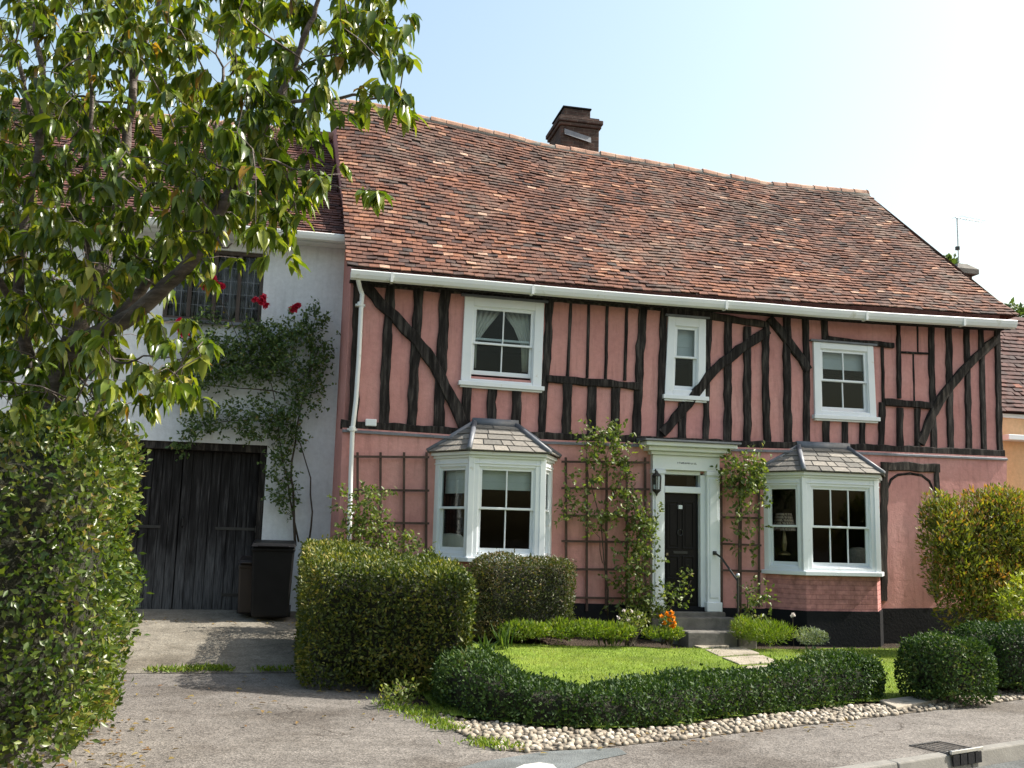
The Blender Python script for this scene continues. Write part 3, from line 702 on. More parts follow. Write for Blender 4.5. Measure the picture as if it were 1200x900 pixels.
# ---- sash windows
def qframe(quad, y):
    q = quadl(quad, y); TL, TR, BR, BL = q
    def Fn(u, v, d):
        p = (BL*(1-u)+BR*u)*(1-v)+(TL*(1-u)+TR*u)*v
        return H @ Vector((p.x, y-d, p.z))
    return Fn, ((TR-TL).length+(BR-BL).length)/2, ((TL-BL).length+(TR-BR).length)/2
def bar(mb, Fn, u0, u1, v0, v1, d0, d1, tint=None):
    mb.hexa([Fn(u0, v0, d1), Fn(u1, v0, d1), Fn(u1, v0, d0), Fn(u0, v0, d0), Fn(u0, v1, d1), Fn(u1, v1, d1), Fn(u1, v1, d0), Fn(u0, v1, d0)], tint)
def ring(mb, Fn, u0, u1, v0, v1, a, b, t, d0, d1):   # a,b,t: side, bottom, top widths in u/v units
    bar(mb, Fn, u0, u0+a, v0, v1, d0, d1); bar(mb, Fn, u1-a, u1, v0, v1, d0, d1)
    bar(mb, Fn, u0+a, u1-a, v0, v0+b, d0, d1-.002); bar(mb, Fn, u0+a, u1-a, v1-t, v1, d0, d1-.002)
def sash(parent, Fn, W, Hh, u0, u1, v0, v1, cols, rows, d, bottom=.07, stile=.045, topw=.04):
    mb = MB(); a, b, t = stile/W, bottom/Hh, topw/Hh
    ring(mb, Fn, u0, u1, v0, v1, a, b, t, d-.04, d)
    iu0, iu1, iv0, iv1 = u0+a, u1-a, v0+b, v1-t; g = .022
    for i in range(1, cols):
        u = iu0+(iu1-iu0)*i/cols; bar(mb, Fn, u-g/2/W, u+g/2/W, iv0, iv1, d-.034, d-.006)
    for j in range(1, rows):
        v = iv0+(iv1-iv0)*j/rows; bar(mb, Fn, iu0, iu1, v-g/2/Hh, v+g/2/Hh, d-.033, d-.007)
    mb.build('sash', M['paint'], parent, bevel=.005)
    mb = MB(); bar(mb, Fn, iu0, iu1, iv0, iv1, d-.022, d-.018); mb.build('pane', M['glass'], parent)
def drape(parent, Fn, W, Hh, pts_outer, pts_inner, d, m='curtain'):  # cloth between two edges, with folds
    mb = MB(); n = 26; k = len(pts_outer); vs = []; fs = []
    for j in range(k):
        (ua, va), (ub, vb) = pts_outer[j], pts_inner[j]
        for i in range(n+1):
            t = i/n; vs.append(Fn(ua+(ub-ua)*t, va+(vb-va)*t, d+.022*math.sin(t*6*2*math.pi+j*.3)))
    for j in range(k-1):
        for i in range(n): a = j*(n+1)+i; fs.append((a, a+1, a+n+2, a+n+1))
    mb.add(vs, fs); o = mb.build('curtain', M[m], parent, True); s = o.modifiers.new('s', 'SOLIDIFY'); s.thickness = .004
def blind(parent, Fn, u0, u1, v0, v1, d, name='blind'):
    mb = MB(); n = max(2, int((v1-v0)*16))
    for i in range(n):
        a, b = v0+(v1-v0)*i/n, v0+(v1-v0)*(i+1)/n
        bar(mb, Fn, u0, u1, a+.001, b, d-.012-.004*(i % 2), d-.004*(i % 2))
    mb.build(name, M['blind'], parent)
def window(quad, cols, rows, y=-.045, casing=.10, meet=.5, gap=0., topc=.12, botc=.07):
    Fn, W, Hh = qframe(quad, y); a, b, t = casing/W, botc/Hh, topc/Hh
    mb = MB(); ring(mb, Fn, 0, 1, 0, 1, a, b, t, -.13, .0)
    ring(mb, Fn, a-.02/W, 1-a+.02/W, b-.02/Hh, 1-t+.02/Hh, .035/W, .03/Hh, .035/Hh, -.13, -.022)
    fr = mb.build('window', M['paint'], house, bevel=.007)
    mb = MB(); bar(mb, Fn, -.04/W, 1+.04/W, -.045/Hh, .025/Hh, -.10, .055); bar(mb, Fn, -.01/W, 1+.01/W, -.075/Hh, -.046/Hh, -.05, .02)
    mb.build('sill', M['paint'], fr, bevel=.006)
    mb = MB(); bar(mb, Fn, -.06/W, 1+.06/W, 1.002, 1+.035/Hh, -.1, .03); mb.build('head_flashing', M['lead'], fr)
    u0, u1 = a+.012/W, 1-a-.012/W; v0, v1 = b+.01/Hh, 1-t-.012/Hh; vm = v0+(v1-v0)*meet
    sash(fr, Fn, W, Hh, u0, u1, vm-.018/Hh, v1, cols, rows, -.035, bottom=.036)
    sash(fr, Fn, W, Hh, u0, u1, v0+gap, vm+.018/Hh+gap, cols, rows, -.078, topw=.036)
    return fr, Fn, W, Hh
fr, Fn, W, Hh = window(WIN1, 2, 1, casing=.15, meet=.5, gap=.055, topc=.14, botc=.07)
drape(fr, Fn, W, Hh, [(.1, .9), (.1, .7), (.1, .5), (.1, .2)], [(.5, .9), (.34, .7), (.2, .5), (.2, .2)], -.2)
drape(fr, Fn, W, Hh, [(.9, .9), (.9, .7), (.9, .5), (.9, .2)], [(.5, .9), (.66, .7), (.76, .5), (.78, .2)], -.2)
fr, Fn, W, Hh = window(WIN2, 1, 1, casing=.135, meet=.52, topc=.15, botc=.12)
blind(fr, Fn, .15, .85, .5, .93, -.16)
fr, Fn, W, Hh = window(WIN3, 2, 1, casing=.125, meet=.5, topc=.11, botc=.10)
blind(fr, Fn, .1, .9, .66, .95, -.16)

# ---- bay windows
def plane_frame(o, e, z0, z1):          # o, e local (x,y) ends of a facet
    a = Vector((o[0], o[1], 0)); b = Vector((e[0], e[1], 0)); W = (b-a).length; t = (b-a)/W; n = Vector((t.y, -t.x, 0)); Hh = z1-z0
    return (lambda u, v, d: H @ (a+t*(u*W)+n*d+Vector((0, 0, z0+v*Hh)))), W, Hh
for bi, b in enumerate(BAYS):
    xl, xfl, xfr, xr, zt, z0, yf = (b[k] for k in ('xl', 'xfl', 'xfr', 'xr', 'zt', 'zb', 'yf'))
    C = [(xl, LWY+.03), (xfl, yf), (xfr, yf), (xr, LWY+.03)]
    frames = [plane_frame(C[i], C[i+1], z0, zt) for i in range(3)]
    mb = MB(); SW = []
    for i, (Fn, W, Hh) in enumerate(frames):
        cw = .115 if i == 1 else min(.12, W*.22); a, bb, t = cw/W, .07/Hh, .19/Hh
        ring(mb, Fn, .0, 1, 0, 1, a, bb, t, -.10, 0)
        ring(mb, Fn, a-.01/W, 1-a+.01/W, bb-.01/Hh, 1-t+.01/Hh, .028/W, .03/Hh, .03/Hh, -.1, -.018)
        bar(mb, Fn, -.0, 1., 1-.15/Hh, 1-.13/Hh, -.02, .012)
        SW.append((a, bb, t))
    for (cx, cy) in C[1:3]:             # corner posts
        mb.M = H; mb.box((cx-.045, cy-.012, z0), (cx+.045, cy+.07, zt-.01)); mb.M = None
    bay = mb.build('bay_window', M['paint'], house, bevel=.006)
    mb = MB(H); off = .075              # cornice and sill
    def grow(k): return [(xl-k*.9, LWY+.02), (xfl-k*.55, yf-k), (xfr+k*.55, yf-k), (xr+k*.9, LWY+.02)]
    for k, za, zc in ((.03, zt-.06, zt-.02), (off, zt-.02, zt+.035)):
        g = grow(k); mb.add([(*p, za) for p in g]+[(*p, zc) for p in g], [(3, 2, 1, 0), (4, 5, 6, 7), (0, 1, 5, 4), (1, 2, 6, 5), (2, 3, 7, 6), (3, 0, 4, 7)])
    mb.build('cornice', M['paint'], bay, bevel=.008)
    mb = MB(H); g = grow(.055); mb.add([(*p, z0-.055) for p in g]+[(*p, z0+.012) for p in g], [(3, 2, 1, 0), (4, 5, 6, 7), (0, 1, 5, 4), (1, 2, 6, 5), (2, 3, 7, 6), (3, 0, 4, 7)])
    mb.build('sill', M['paint'], bay, bevel=.008)
    for i, ((Fn, W, Hh), (a, bb, t)) in enumerate(zip(frames, SW)):
        u0, u1, v0, v1 = a+.012/W, 1-a-.012/W, bb+.012/Hh, 1-t-.012/Hh; vm = v0+(v1-v0)*(.52 if bi == 0 else .5)
        cols = b['ncol'] if i == 1 else 1; st = .045 if i == 1 else .03
        sash(bay, Fn, W, Hh, u0, u1, vm-.016/Hh, v1, cols, 1, -.03, bottom=.034, stile=st)
        sash(bay, Fn, W, Hh, u0, u1, v0, vm+.016/Hh, cols, 1, -.07, topw=.034, stile=st)
        if bi == 0: blind(bay, Fn, u0, u1, .66 if i == 1 else .62, v1+.02, -.14)
        elif i == 1: blind(bay, Fn, u0, u1, .86, v1+.02, -.14)
    # slate roof with lead hips
    T0, T1 = b['t0'], b['t1']; g = grow(off+.05); ze0 = zt+.035
    E = [Vector((*p, ze0)) for p in g]; T0 = Vector((T0.x, LWY+.04, T0.z)); T1 = Vector((T1.x, LWY+.04, T1.z))
    mb = MB(H); rr = random.Random(3+bi)
    WA = Vector((E[0].x, LWY+.04, E[0].z)); WB = Vector((E[3].x, LWY+.04, E[3].z))
    for (p0, p1, q0, q1) in ((E[0], E[1], T0, T0), (E[1], E[2], T0, T1), (E[2], E[3], T1, T1)):
        rows = 5; nrm = (p1-p0).cross((q0+q1)/2-(p0+p1)/2).normalized()
        for r in range(rows):
            va, vb = r/rows, min(1, (r+1.15)/rows)
            A, B, Cc, Dd = p0.lerp(q0, va), p1.lerp(q1, va), p1.lerp(q1, vb), p0.lerp(q0, vb)
            n = max(1, int((B-A).length/rr.uniform(.2, .28))); cuts = sorted([0, 1]+[(k+rr.uniform(-.25, .25))/n for k in range(1, n)])
            for c0, c1 in zip(cuts[:-1], cuts[1:]):
                c0 += .008; c1 -= .008; l = .022+rr.uniform(-.003, .004)
                k = [A.lerp(B, c0), A.lerp(B, c1), Dd.lerp(Cc, c1), Dd.lerp(Cc, c0)]
                mb.add([k[0]+nrm*(l-.016), k[1]+nrm*(l-.016), k[2], k[3], k[0]+nrm*l, k[1]+nrm*l, k[2]+nrm*.006, k[3]+nrm*.006], [(4, 5, 6, 7), (0, 1, 5, 4), (1, 2, 6, 5), (3, 0, 4, 7)], rr.betavariate(2, 2))
        mb.add([p0, p1, q1, q0], [(0, 1, 2, 3)], .1)
    mb.build('slate_roof', M['slate'], bay)
    mb = MB(H); up = Vector((0, 0, .022))
    for p, q in ((E[1], T0), (E[2], T1)):
        mb.tube([p+up, q+up], .042, 8)
    mb.tube([E[0]+up, T0+up], .045, 6); mb.tube([E[3]+up, T1+up], .045, 6)
    mb.hexa([T0+Vector((-.04, -.06, -.05)), T1+Vector((.04, -.06, -.05)), T1+Vector((.04, .03, -.05)), T0+Vector((-.04, .03, -.05)), T0+Vector((-.04, -.03, .09)), T1+Vector((.04, -.03, .09)), T1+Vector((.04, .03, .09)), T0+Vector((-.04, .03, .09))])
    mb.build('lead_hip', M['lead'], bay, True)
    # brick base and its black plinth
    mb = MB(H); g = grow(-.03)
    zq = zp((xl+xr)/2)
    mb.add([(*p, zq) for p in g]+[(*p, z0-.05) for p in g], [(0, 1, 5, 4), (1, 2, 6, 5), (2, 3, 7, 6), (4, 5, 6, 7)]); mb.build('brick_base', M['pinkbrick'], bay)
    mb = MB(H); g = grow(0.)
    mb.add([(*p, -.3) for p in g]+[(*p, zq) for p in g], [(0, 1, 5, 4), (1, 2, 6, 5), (2, 3, 7, 6), (4, 5, 6, 7)]); mb.build('base_plinth', M['black'], bay)

# ---- front door with its white surround
def L(px, py, y=LWY): return hp(px, py, y)
def lx(px, y=LWY): return hp(px, 640, y).x
zt_ = lambda py, y=LWY: hp(805, py, y).z
mb = MB(H)
for a, c in ((762, 776), (826, 841)):
    x0, x1 = lx(a), lx(c)
    mb.box((x0, LWY-.10, zt_(716)), (x1, LWY+.12, zt_(553)))
    mb.box((x0+.04, LWY-.115, zt_(700)), (x1-.04, LWY-.09, zt_(560)))
    mb.box((x0-.02, LWY-.13, zt_(716)), (x1+.02, LWY+.02, zt_(705)))
    mb.box((x0-.015, LWY-.125, zt_(557)), (x1+.015, LWY+.02, zt_(552)))
mb.box((lx(762), LWY-.105, zt_(552)+.002), (lx(841), LWY+.12, zt_(535)))
sur = mb.build('door_surround', M['paint'], house, bevel=.008)
mb = MB(H)
for k, (za, zc) in enumerate(((535, 531), (531, 526), (526, 521))):
    e = .05+.075*k; mb.box((lx(762)-e, LWY-.10-e*1.3, zt_(za)+.001), (lx(841)+e, LWY+.05, zt_(zc)))
mb.build('cornice', M['paint'], sur, bevel=.012)
mb = MB(H); e = .24; mb.hexa([(lx(762)-e, LWY-.42, zt_(521)+.002), (lx(841)+e, LWY-.42, zt_(521)+.002), (lx(841)+e, .0, zt_(521)+.002), (lx(762)-e, .0, zt_(521)+.002), (lx(762)-e, LWY-.42, zt_(521)+.03), (lx(841)+e, LWY-.42, zt_(521)+.03), (lx(841)+e, .0, zt_(516)), (lx(762)-e, 0, zt_(516))])
mb.build('lead_cover', M['lead'], sur)
mb = MB(H); yd = LWY+.02                # inner frame, transom
mb.box((DX0-.01, yd-.04, DZ0), (DX0+.035, yd+.16, DZ1)); mb.box((lx(820.5), yd-.04, DZ0), (lx(826)+.01, yd+.16, DZ1))
mb.box((DX0+.035, yd-.038, zt_(556.5)), (lx(820.5), yd+.16, zt_(552)-.002)); mb.box((DX0+.035, yd-.05, zt_(578)), (lx(820.5), yd+.16, zt_(570.5)))
mb.build('door_frame', M['paint'], sur, bevel=.006)
mb = MB(H); mb.box((DX0+.03, yd+.06, zt_(571)), (lx(821), yd+.066, zt_(556))); mb.build('fanlight_pane', M['glass'], sur)
x0, x1, z0, z1 = DX0+.036, lx(820.3), DZ0+.01, zt_(578.3)
door = None
mb = MB(H); mb.box((x0, yd+.06, z0), (x1, yd+.11, z1)); Wd, Hd = x1-x0, z1-z0
for (u0, u1, v0, v1) in ((.12, .45, .52, .93), (.55, .88, .52, .93), (.12, .45, .26, .46), (.55, .88, .26, .46), (.12, .88, .05, .2)):
    a, c, e, f = x0+u0*Wd, x0+u1*Wd, z0+v0*Hd, z0+v1*Hd; q = .022
    for B in ((a, c, e, e+q), (a, c, f-q, f), (a, a+q, e+q, f-q), (c-q, c, e+q, f-q)): mb.box((B[0], yd+.045, B[2]), (B[1], yd+.062, B[3]))
    mb.box((a+.05, yd+.05, e+.05), (c-.05, yd+.061, f-.05))
door = mb.build('door', M['door'], house, bevel=.004)
mb = MB(H); cx = (x0+x1)/2; mb.box((cx-.05, yd+.045, zt_(596.5)), (cx+.03, yd+.058, zt_(592))); mb.build('number_plate', M['paint'], door)
mb = MB(H); zz = z0+.49*Hd; mb.box((cx-.12, yd+.05, zz-.02), (cx+.12, yd+.064, zz+.02)); mb.build('letter_flap', M['iron'], door)
mb = MB(H); zz = z0+.66*Hd
mb.tube([(cx-.01+.045*math.sin(q), yd+.04, zz+.05*math.cos(q)) for q in np.linspace(.5, 2*math.pi-.5, 14)], .008, 6); mb.lathe((cx-.01, yd+.045, zz+.05), [(.018, -.012), (.018, .012)], 10)
mb.build('knocker', M['iron'], door)
mb = MB(H); mb.tube([(x0+.06, yd+.06, z0+.47*Hd), (x0+.06, yd+.025, z0+.47*Hd), (x0+.06, yd, z0+.47*Hd)], [.014, .018, .028], 12); mb.build('door_knob', M['brass'], door, True)
mb = MB(H)                              # the small carved name over the door: too small in the photograph to read
rr = random.Random(5); x = lx(791)
while x < lx(813):
    wdt = rr.uniform(.014, .022); h = .028
    mb.box((x, LWY-.109, zt_(544.5)), (x+.006, LWY-.104, zt_(544.5)+h)); mb.box((x+.006, LWY-.109, zt_(544.5)+rr.choice((0, .011, .022))), (x+wdt, LWY-.1045, zt_(544.5)+rr.choice((.006, .017, .028))+.002)); x += wdt+.008
mb.build('name_lettering', M['lead'], sur)
# wall lantern
lp = hp(769.5, 566, LWY-.2); mb = MB(H); z = lp.z
mb.lathe(lp, [(.002, .20), (.02, .19), (.03, .165), (.075, .125), (.082, .115), (.075, .105)], 6)
mb.lathe(lp, [(.072, -.10), (.076, -.115), (.06, -.135), (.02, -.17), (.012, -.2), (.002, -.21)], 6)
for k in range(6):
    q = 2*math.pi*k/6; c, s = math.cos(q), math.sin(q); mb.tube([lp+Vector((.066*c, .066*s, -.1)), lp+Vector((.076*c, .076*s, .106))], .007, 5)
mb.tube([lp+Vector((0, 0, .19)), lp+Vector((0, .05, .22)), lp+Vector((0, .11, .17)), lp+Vector((0, .11, .02))], .011, 6); mb.box((lp.x-.03, LWY-.101-.012, z-.02), (lp.x+.03, LWY-.1005, z+.18))
lan = mb.build('wall_lantern', M['iron'], house)
mb = MB(H); mb.lathe(lp, [(.062, -.098), (.07, .103)], 6); mb.build('lantern_glass', M['glass'], lan)
# blocked arched doorway in old timber, right of the bay
for pts, wd in (([(1036, 546), (1035, 610), (1034.5, 704)], 9.5), ([(1097, 546), (1097.5, 600), (1096.5, 700)], 6)):
    timber('doorway_jamb', pts, wd, .03, 'timber_grey', LWY)
timber('doorway_lintel', [(1032, 546.5), (1066, 547), (1100, 549)], 11, .042, 'timber_grey', LWY)
timber('doorway_arch', [(1040, 572), (1044, 562), (1052, 556.5), (1066, 555), (1080, 557), (1089, 564), (1093, 574)], 3.2, .014, 'timber', LWY)
mb = MB(H); a = hp(1029.5, 690, LWY-.06); mb.tube([(a.x, a.y, -.1), (a.x, a.y, hp(1029, 676, LWY-.06).z)], .018, 8); mb.build('waste_pipe', M['iron'], house)
# ---- chimney
CY = 3.42; cx = lambda px: hp(px, 165, CY).x; cz = lambda py: hp(680, py, CY).z; DEP = .95
chx0, chx1 = cx(657), cx(702)
mb = MB(H)
mb.box((chx0, CY, cz(200)), (chx1, CY+DEP, cz(149)))
mb.box((chx0-.04, CY-.04, cz(149)+.002), (chx1+.04, CY+DEP+.04, cz(145)))
mb.box((chx0-.07, CY-.07, cz(145)+.002), (chx1+.07, CY+DEP+.07, cz(140)))
mb.box((chx0-.02, CY-.02, cz(140)+.002), (chx1+.0, CY+DEP, cz(137)))
mb.box((chx0+.07, CY+.03, cz(137)+.002), (cx(692), CY+DEP-.05, cz(127.5)))
ch = mb.build('chimney', M['brickold'], house, bevel=.012)
mb = MB(H); mb.box((chx0+.04, CY+.0, cz(127.5)+.002), (cx(693), CY+DEP-.02, cz(125.5))); mb.build('cap', M['black'], ch, bevel=.01)
mb = MB(H)
xa, xb = cx(661), cx(692)
mb.hexa([(xa, CY-.05, cz(160)), (xb, CY-.05, cz(167)), (xb, CY-.004, cz(165)), (xa, CY-.004, cz(158)), (xa, CY-.02, cz(153)), (xb, CY-.02, cz(160)), (xb, CY-.004, cz(160)), (xa, CY-.004, cz(153))])
mb.build('flashing', M['lead'], ch)

# ------------------------------------------------------------------ white garage house on the left
GY = .85
garage = thing('garage_house', 'white rendered house with double timber garage doors behind the cherry tree', 'house', tuple(H @ Vector((-2, GY, .3))), THETA)
gxr = hp(392, 450, GY).x; gxl = -8.5
gz_e = hp(365, 281, GY-.3).z; print('garage eave', gz_e)
gd = [hp(a, b, GY) for a, b in ((136, 517), (313.5, 522), (313.5, 716), (136, 716))]
gw = [hp(a, b, GY) for a, b in ((196, 296), (311, 297), (313, 381), (196, 377))]
gd[2].x = gd[1].x; gd[3].x = gd[0].x; gw[2].x = gw[1].x; gw[3].x = gw[0].x; gw[3].z = gw[2].z; gw[0].z = gw[1].z; gd[0].z = gd[1].z
xg2 = hp(379, 640, GY).x
m_holes = [[(p.x, p.z) for p in gd], [(p.x, p.z) for p in gw]]
mb0 = M['white_wall']
def wall2(name, outer, holes, y, thick, m, parent):
    return wall(name, outer, holes, y, thick, m, parent)
g2 = garage
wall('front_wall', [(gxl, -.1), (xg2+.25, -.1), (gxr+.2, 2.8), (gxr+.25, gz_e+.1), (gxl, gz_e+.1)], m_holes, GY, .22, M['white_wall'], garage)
mb = MB(H)
mb.box((gxl, GY+4.6, -.1), (XL-.4, GY+4.8, gz_e)); mb.box((gxl, GY+.22, -.1), (gxl+.2, GY+4.6, gz_e)); mb.box((XL-.55, GY+.3, -.1), (XL-.45, GY+4.6, gz_e))
mb.box((gxl+.2, GY+.22, 2.75), (XL-.6, GY+4.6, 2.9)); mb.box((gxl+.2, GY+.22, gz_e-.1), (XL-.6, GY+4.6, gz_e-.05))
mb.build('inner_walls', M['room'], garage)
# roof
GE, GR = GY-.32, GY+2.5
zge = gz_e+.08; zgr = hp(170, 135, GR).z
def gpt(x, v, lift): return roofpt(x, v, lift, GE, GR, lambda q: zge, lambda q: zgr)
xr_g = lambda v: XL-.03-SK*(GE+(GR-GE)*v)-.02
mb = MB(H); tiled(mb, lambda v: gxl-.1, xr_g, 44, gpt, seed=5); sheetroof(mb, lambda v: gxl-.1, xr_g, gpt)
mb.add([(gxl-.1, GR, zgr-.03), (XL-.4, GR, zgr-.03), (XL-.6, 2*GR-GE, zge), (gxl-.1, 2*GR-GE, zge)], [(0, 3, 2, 1)], .3)
mb.build('roof', M['tile_dark'], garage)
x = gxl-.1; mb = MB(H)
while x < XL-.5:
    dz = random.gauss(0, .006); mb.tube([(x, GR, zgr-.05+dz), (x+.315, GR, zgr-.05+dz)], [.115, .105], 10); x += .32
mb.build('ridge_tile', M['ridge'], garage)
mb = MB(H); gg = [(gxl, GE-.06, zge-.05), (gxr+.1, GE-.06, zge-.05)]
vs = []; fs = []
for p in gg:
    for a, b in prof: vs.append((p[0], p[1]+a*.85, p[2]+b*.85))
fs = [(j, (j+1) % k, (j+1) % k+k, j+k) for k in (len(prof),) for j in range(k)]
k = len(prof); fs = [(j, (j+1) % k, (j+1) % k+k, j+k) for j in range(k)]+[list(range(k))[::-1], list(range(k, 2*k))]
mb.add(vs, fs); mb.build('gutter', M['upvc'], garage)
mb = MB(H); mb.box((gxl, GE+.04, zge-.10), (gxr+.1, GY-.005, zge-.065)); mb.box((gxl, GE+.02, zge-.12), (gxr+.1, GE+.045, zge+.0)); mb.build('soffit', M['upvc'], garage)
# window
gx0, gx1 = gw[0].x, gw[1].x; z0, z1 = gw[2].z, gw[1].z; yw = GY+.05
mb = MB(H); t = .06
mb.box((gx0, yw, z0), (gx0+t, yw+.1, z1)); mb.box((gx1-t, yw, z0), (gx1, yw+.1, z1)); mb.box((gx0+t, yw, z0), (gx1-t, yw+.1, z0+t)); mb.box((gx0+t, yw, z1-t), (gx1-t, yw+.1, z1))
n = 4
for i in range(1, n):
    x = gx0+(gx1-gx0)*i/n; mb.box((x-.03, yw+.005, z0+t), (x+.03, yw+.09, z1-t))
win = mb.build('window', M['grey_oak'], garage, bevel=.006)
for i in range(n):
    a, b = gx0+(gx1-gx0)*i/n+.03, gx0+(gx1-gx0)*(i+1)/n-.03
    if i == 0: a += .03
    if i == n-1: b -= .03
    mb = MB(H); mb.box((a, yw+.05, z0+t), (b, yw+.054, z1-t)); mb.build('pane', M['glass'], win)
    mb = MB(H)
    for j in range(1, 3): q = a+(b-a)*j/3; mb.box((q-.005, yw+.044, z0+t), (q+.005, yw+.06, z1-t))
    for j in range(1, 5): q = z0+t+(z1-z0-2*t)*j/5; mb.box((a, yw+.0445, q-.005), (b, yw+.0595, q+.005))
    mb.build('leading', M['lead'], win)
    drape(win, (lambda a, b: lambda u, v, d: H @ Vector((a+(b-a)*u, yw-d, z0+(z1-z0)*v)))(a, b), b-a, z1-z0, [(0, .97), (0, .5), (0, .02)], [(1, .97), (1, .5), (1, .02)], -.2, 'dim_curtain')
mb = MB(H); mb.box((gx0-.08, GY-.07, z0-.05), (gx1+.06, yw+.02, z0-.002)); mb.build('sill', M['lead'], win)
# garage doors: boards, straps, frame
dx0, dx1 = gd[0].x, gd[1].x; dz0, dz1 = .33, gd[1].z; yd2 = GY+.16
mb = MB(H); mb.box((dx0, GY+.03, dz0-.1), (dx0+.11, GY+.2, dz1)); mb.box((dx1-.10, GY+.03, dz0-.1), (dx1, GY+.2, dz1)); mb.box((dx0+.11, GY+.03, dz1-.12), (dx1-.1, GY+.2, dz1))
fr = mb.build('garage_door_frame', M['timber'], garage, bevel=.008)
xm = hp(207, 620, GY).x; rr = random.Random(8)
for (a, b) in ((dx0+.115, xm-.006), (xm+.006, dx1-.105)):
    mb = MB(H); x = a; bw = (b-a)/round((b-a)/.15)
    while x < b-.02:
        y = yd2+rr.uniform(-.004, .004); mb.box((x+.004, y, dz0+.03+rr.uniform(-.012, .01)), (x+bw-.004, y+.03, dz1-.125)); x += bw
    mb.box((a, yd2+.034, dz0+.05), (b, yd2+.05, dz1-.13))
    d = mb.build('garage_door_leaf', M['boards'], garage, bevel=.004)
    outer = dx1-.1 if b > xm+.5 else dx0+.11; sgn = -1 if b > xm+.5 else 1
    for pz, ln in ((hp(290, 620, GY).z, .62), (hp(290, 698, GY).z, .45)):
        mb = MB(H); xa, xb = sorted((outer-sgn*.07, outer+sgn*ln)); mb.box((xa, yd2-.014, pz-.022), (xb, yd2-.004, pz+.022)); mb.tube([(outer, yd2-.02, pz-.05), (outer, yd2-.02, pz+.05)], .016, 8)
        mb.build('strap_hinge', M['iron'], d)
mb = MB(H); p = hp(213, 612, GY); mb.tube([(p.x, yd2-.004, p.z-.07), (p.x, yd2-.04, p.z-.05), (p.x, yd2-.04, p.z+.05), (p.x, yd2-.004, p.z+.07)], .009, 6); mb.build('pull_handle', M['iron'], d)

# ------------------------------------------------------------------ neighbour on the right, with its stack and aerial
NY = .55; nx0 = XR3+.0
nb = thing('ochre_house', 'ochre rendered house with a dark tiled roof at the right edge', 'house', tuple(H @ Vector((XR+2, NY, 0))), THETA)
zn = hp(1190, 489, NY).z
mb = MB(H); mb.box((XR+.01, NY, -.2), (XR+7, NY+4.5, zn)); mb.build('wall', M['orange'], nb)
mb = MB(H); mb.box((XR+.02, NY-.05, zn-.02), (XR+7, NY+.05, zn+.05)); mb.build('wall_plate', M['paint'], nb)
p0 = hp(1196, 514, NY); mb = MB(H); mb.box((XR+.3, NY-.25, p0.z-.06), (XR+2.4, NY-.004, p0.z+.04)); mb.build('door_hood', M['paint'], nb, bevel=.01)
znr = hp(1195, 372, NY+1.8).z
def npt(x, v, lift): return roofpt(x, v, lift, NY-.15, NY+1.9, lambda q: zn+.06, lambda q: znr)
mb = MB(H); tiled(mb, lambda v: XR+.03, lambda v: XR+4, 24, npt, seed=9); sheetroof(mb, lambda v: XR+.03, lambda v: XR+7, npt)
mb.add([(XR+.03, NY+1.9, znr-.03), (XR+7, NY+1.9, znr-.03), (XR+7, NY+4.6, zn), (XR+.03, NY+4.6, zn)], [(0, 3, 2, 1)], .3)
mb.build('roof', M['tile_dark'], nb)
# more distant stack with aerial
D2 = 27.
def pa2(px, py, d=D2): return atd(px, py, d)
cA, cB = pa2(1124, 330), pa2(1141, 330)
back = thing('distant_house', 'far brick chimney stack and roof peeping over the tiles at right', 'house', (cA.x, cA.y+1, 0), THETA)
rot = Matrix.Translation((cA.x, cA.y, 0)) @ Matrix.Rotation(THETA, 4, 'Z'); wch = (cB-cA).length*1.05
mb = MB(rot); zt2 = pa2(1130, 308).z; zc2 = pa2(1130, 321).z; zb2_ = pa2(1130, 420).z
mb.box((.0, 0, zb2_-2), (wch, .6, zc2)); ch2 = mb.build('chimney', M['brickold'], back, bevel=.01)
mb = MB(rot); e = .13; mb.hexa([(-e, -e, zc2+.002), (wch+e, -e, zc2+.002), (wch+e, .6+e, zc2+.002), (-e, .6+e, zc2+.002), (-e, -e, zc2+.14), (wch+e, -e, zc2+.14), (wch+e, .6+e, zc2+.14), (-e, .6+e, zc2+.14)])
mb.hexa([(-e, -e, zc2+.142), (wch+e, -e, zc2+.142), (wch+e, .6+e, zc2+.142), (-e, .6+e, zc2+.142), (.03, .05, zt2), (wch-.1, .05, zt2), (wch-.1, .5, zt2), (.03, .5, zt2)]); mb.build('cap', M['darkstone'], ch2)
mb = MB(rot); zr2 = zb2_-.9
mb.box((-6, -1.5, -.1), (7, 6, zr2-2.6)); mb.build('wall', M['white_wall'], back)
mb = MB(rot); mb.add([(-6.2, -1.9, zr2-2.7), (7.2, -1.9, zr2-2.7), (7.2, 2.2, zr2), (-6.2, 2.2, zr2), (7.2, 6.2, zr2-2.7), (-6.2, 6.2, zr2-2.7)], [(0, 1, 2, 3), (3, 2, 4, 5), (0, 3, 5), (1, 4, 2)], .4); mb.build('roof', M['tile_dark'], back)
a0 = pa2(1123.5, 309, D2+.1); a1 = pa2(1121.5, 254, D2+.1)
aer = thing('tv_aerial', 'thin grey television aerial standing on the far chimney stack', 'aerial', tuple(a0), 0)
mb = MB(); mb.tube([a0-Vector((0, 0, .3)), a1], .02, 8); mb.build('mast', M['steel'], aer)
b0 = pa2(1120, 254.5, D2-.1); b1 = pa2(1151, 260, D2+.9)
mb = MB(); mb.tube([b0, b1], .014, 6); mb.build('boom', M['steel'], aer)
d = (b1-b0).normalized(); sdr = d.cross(Vector((0, 0, 1))).normalized()
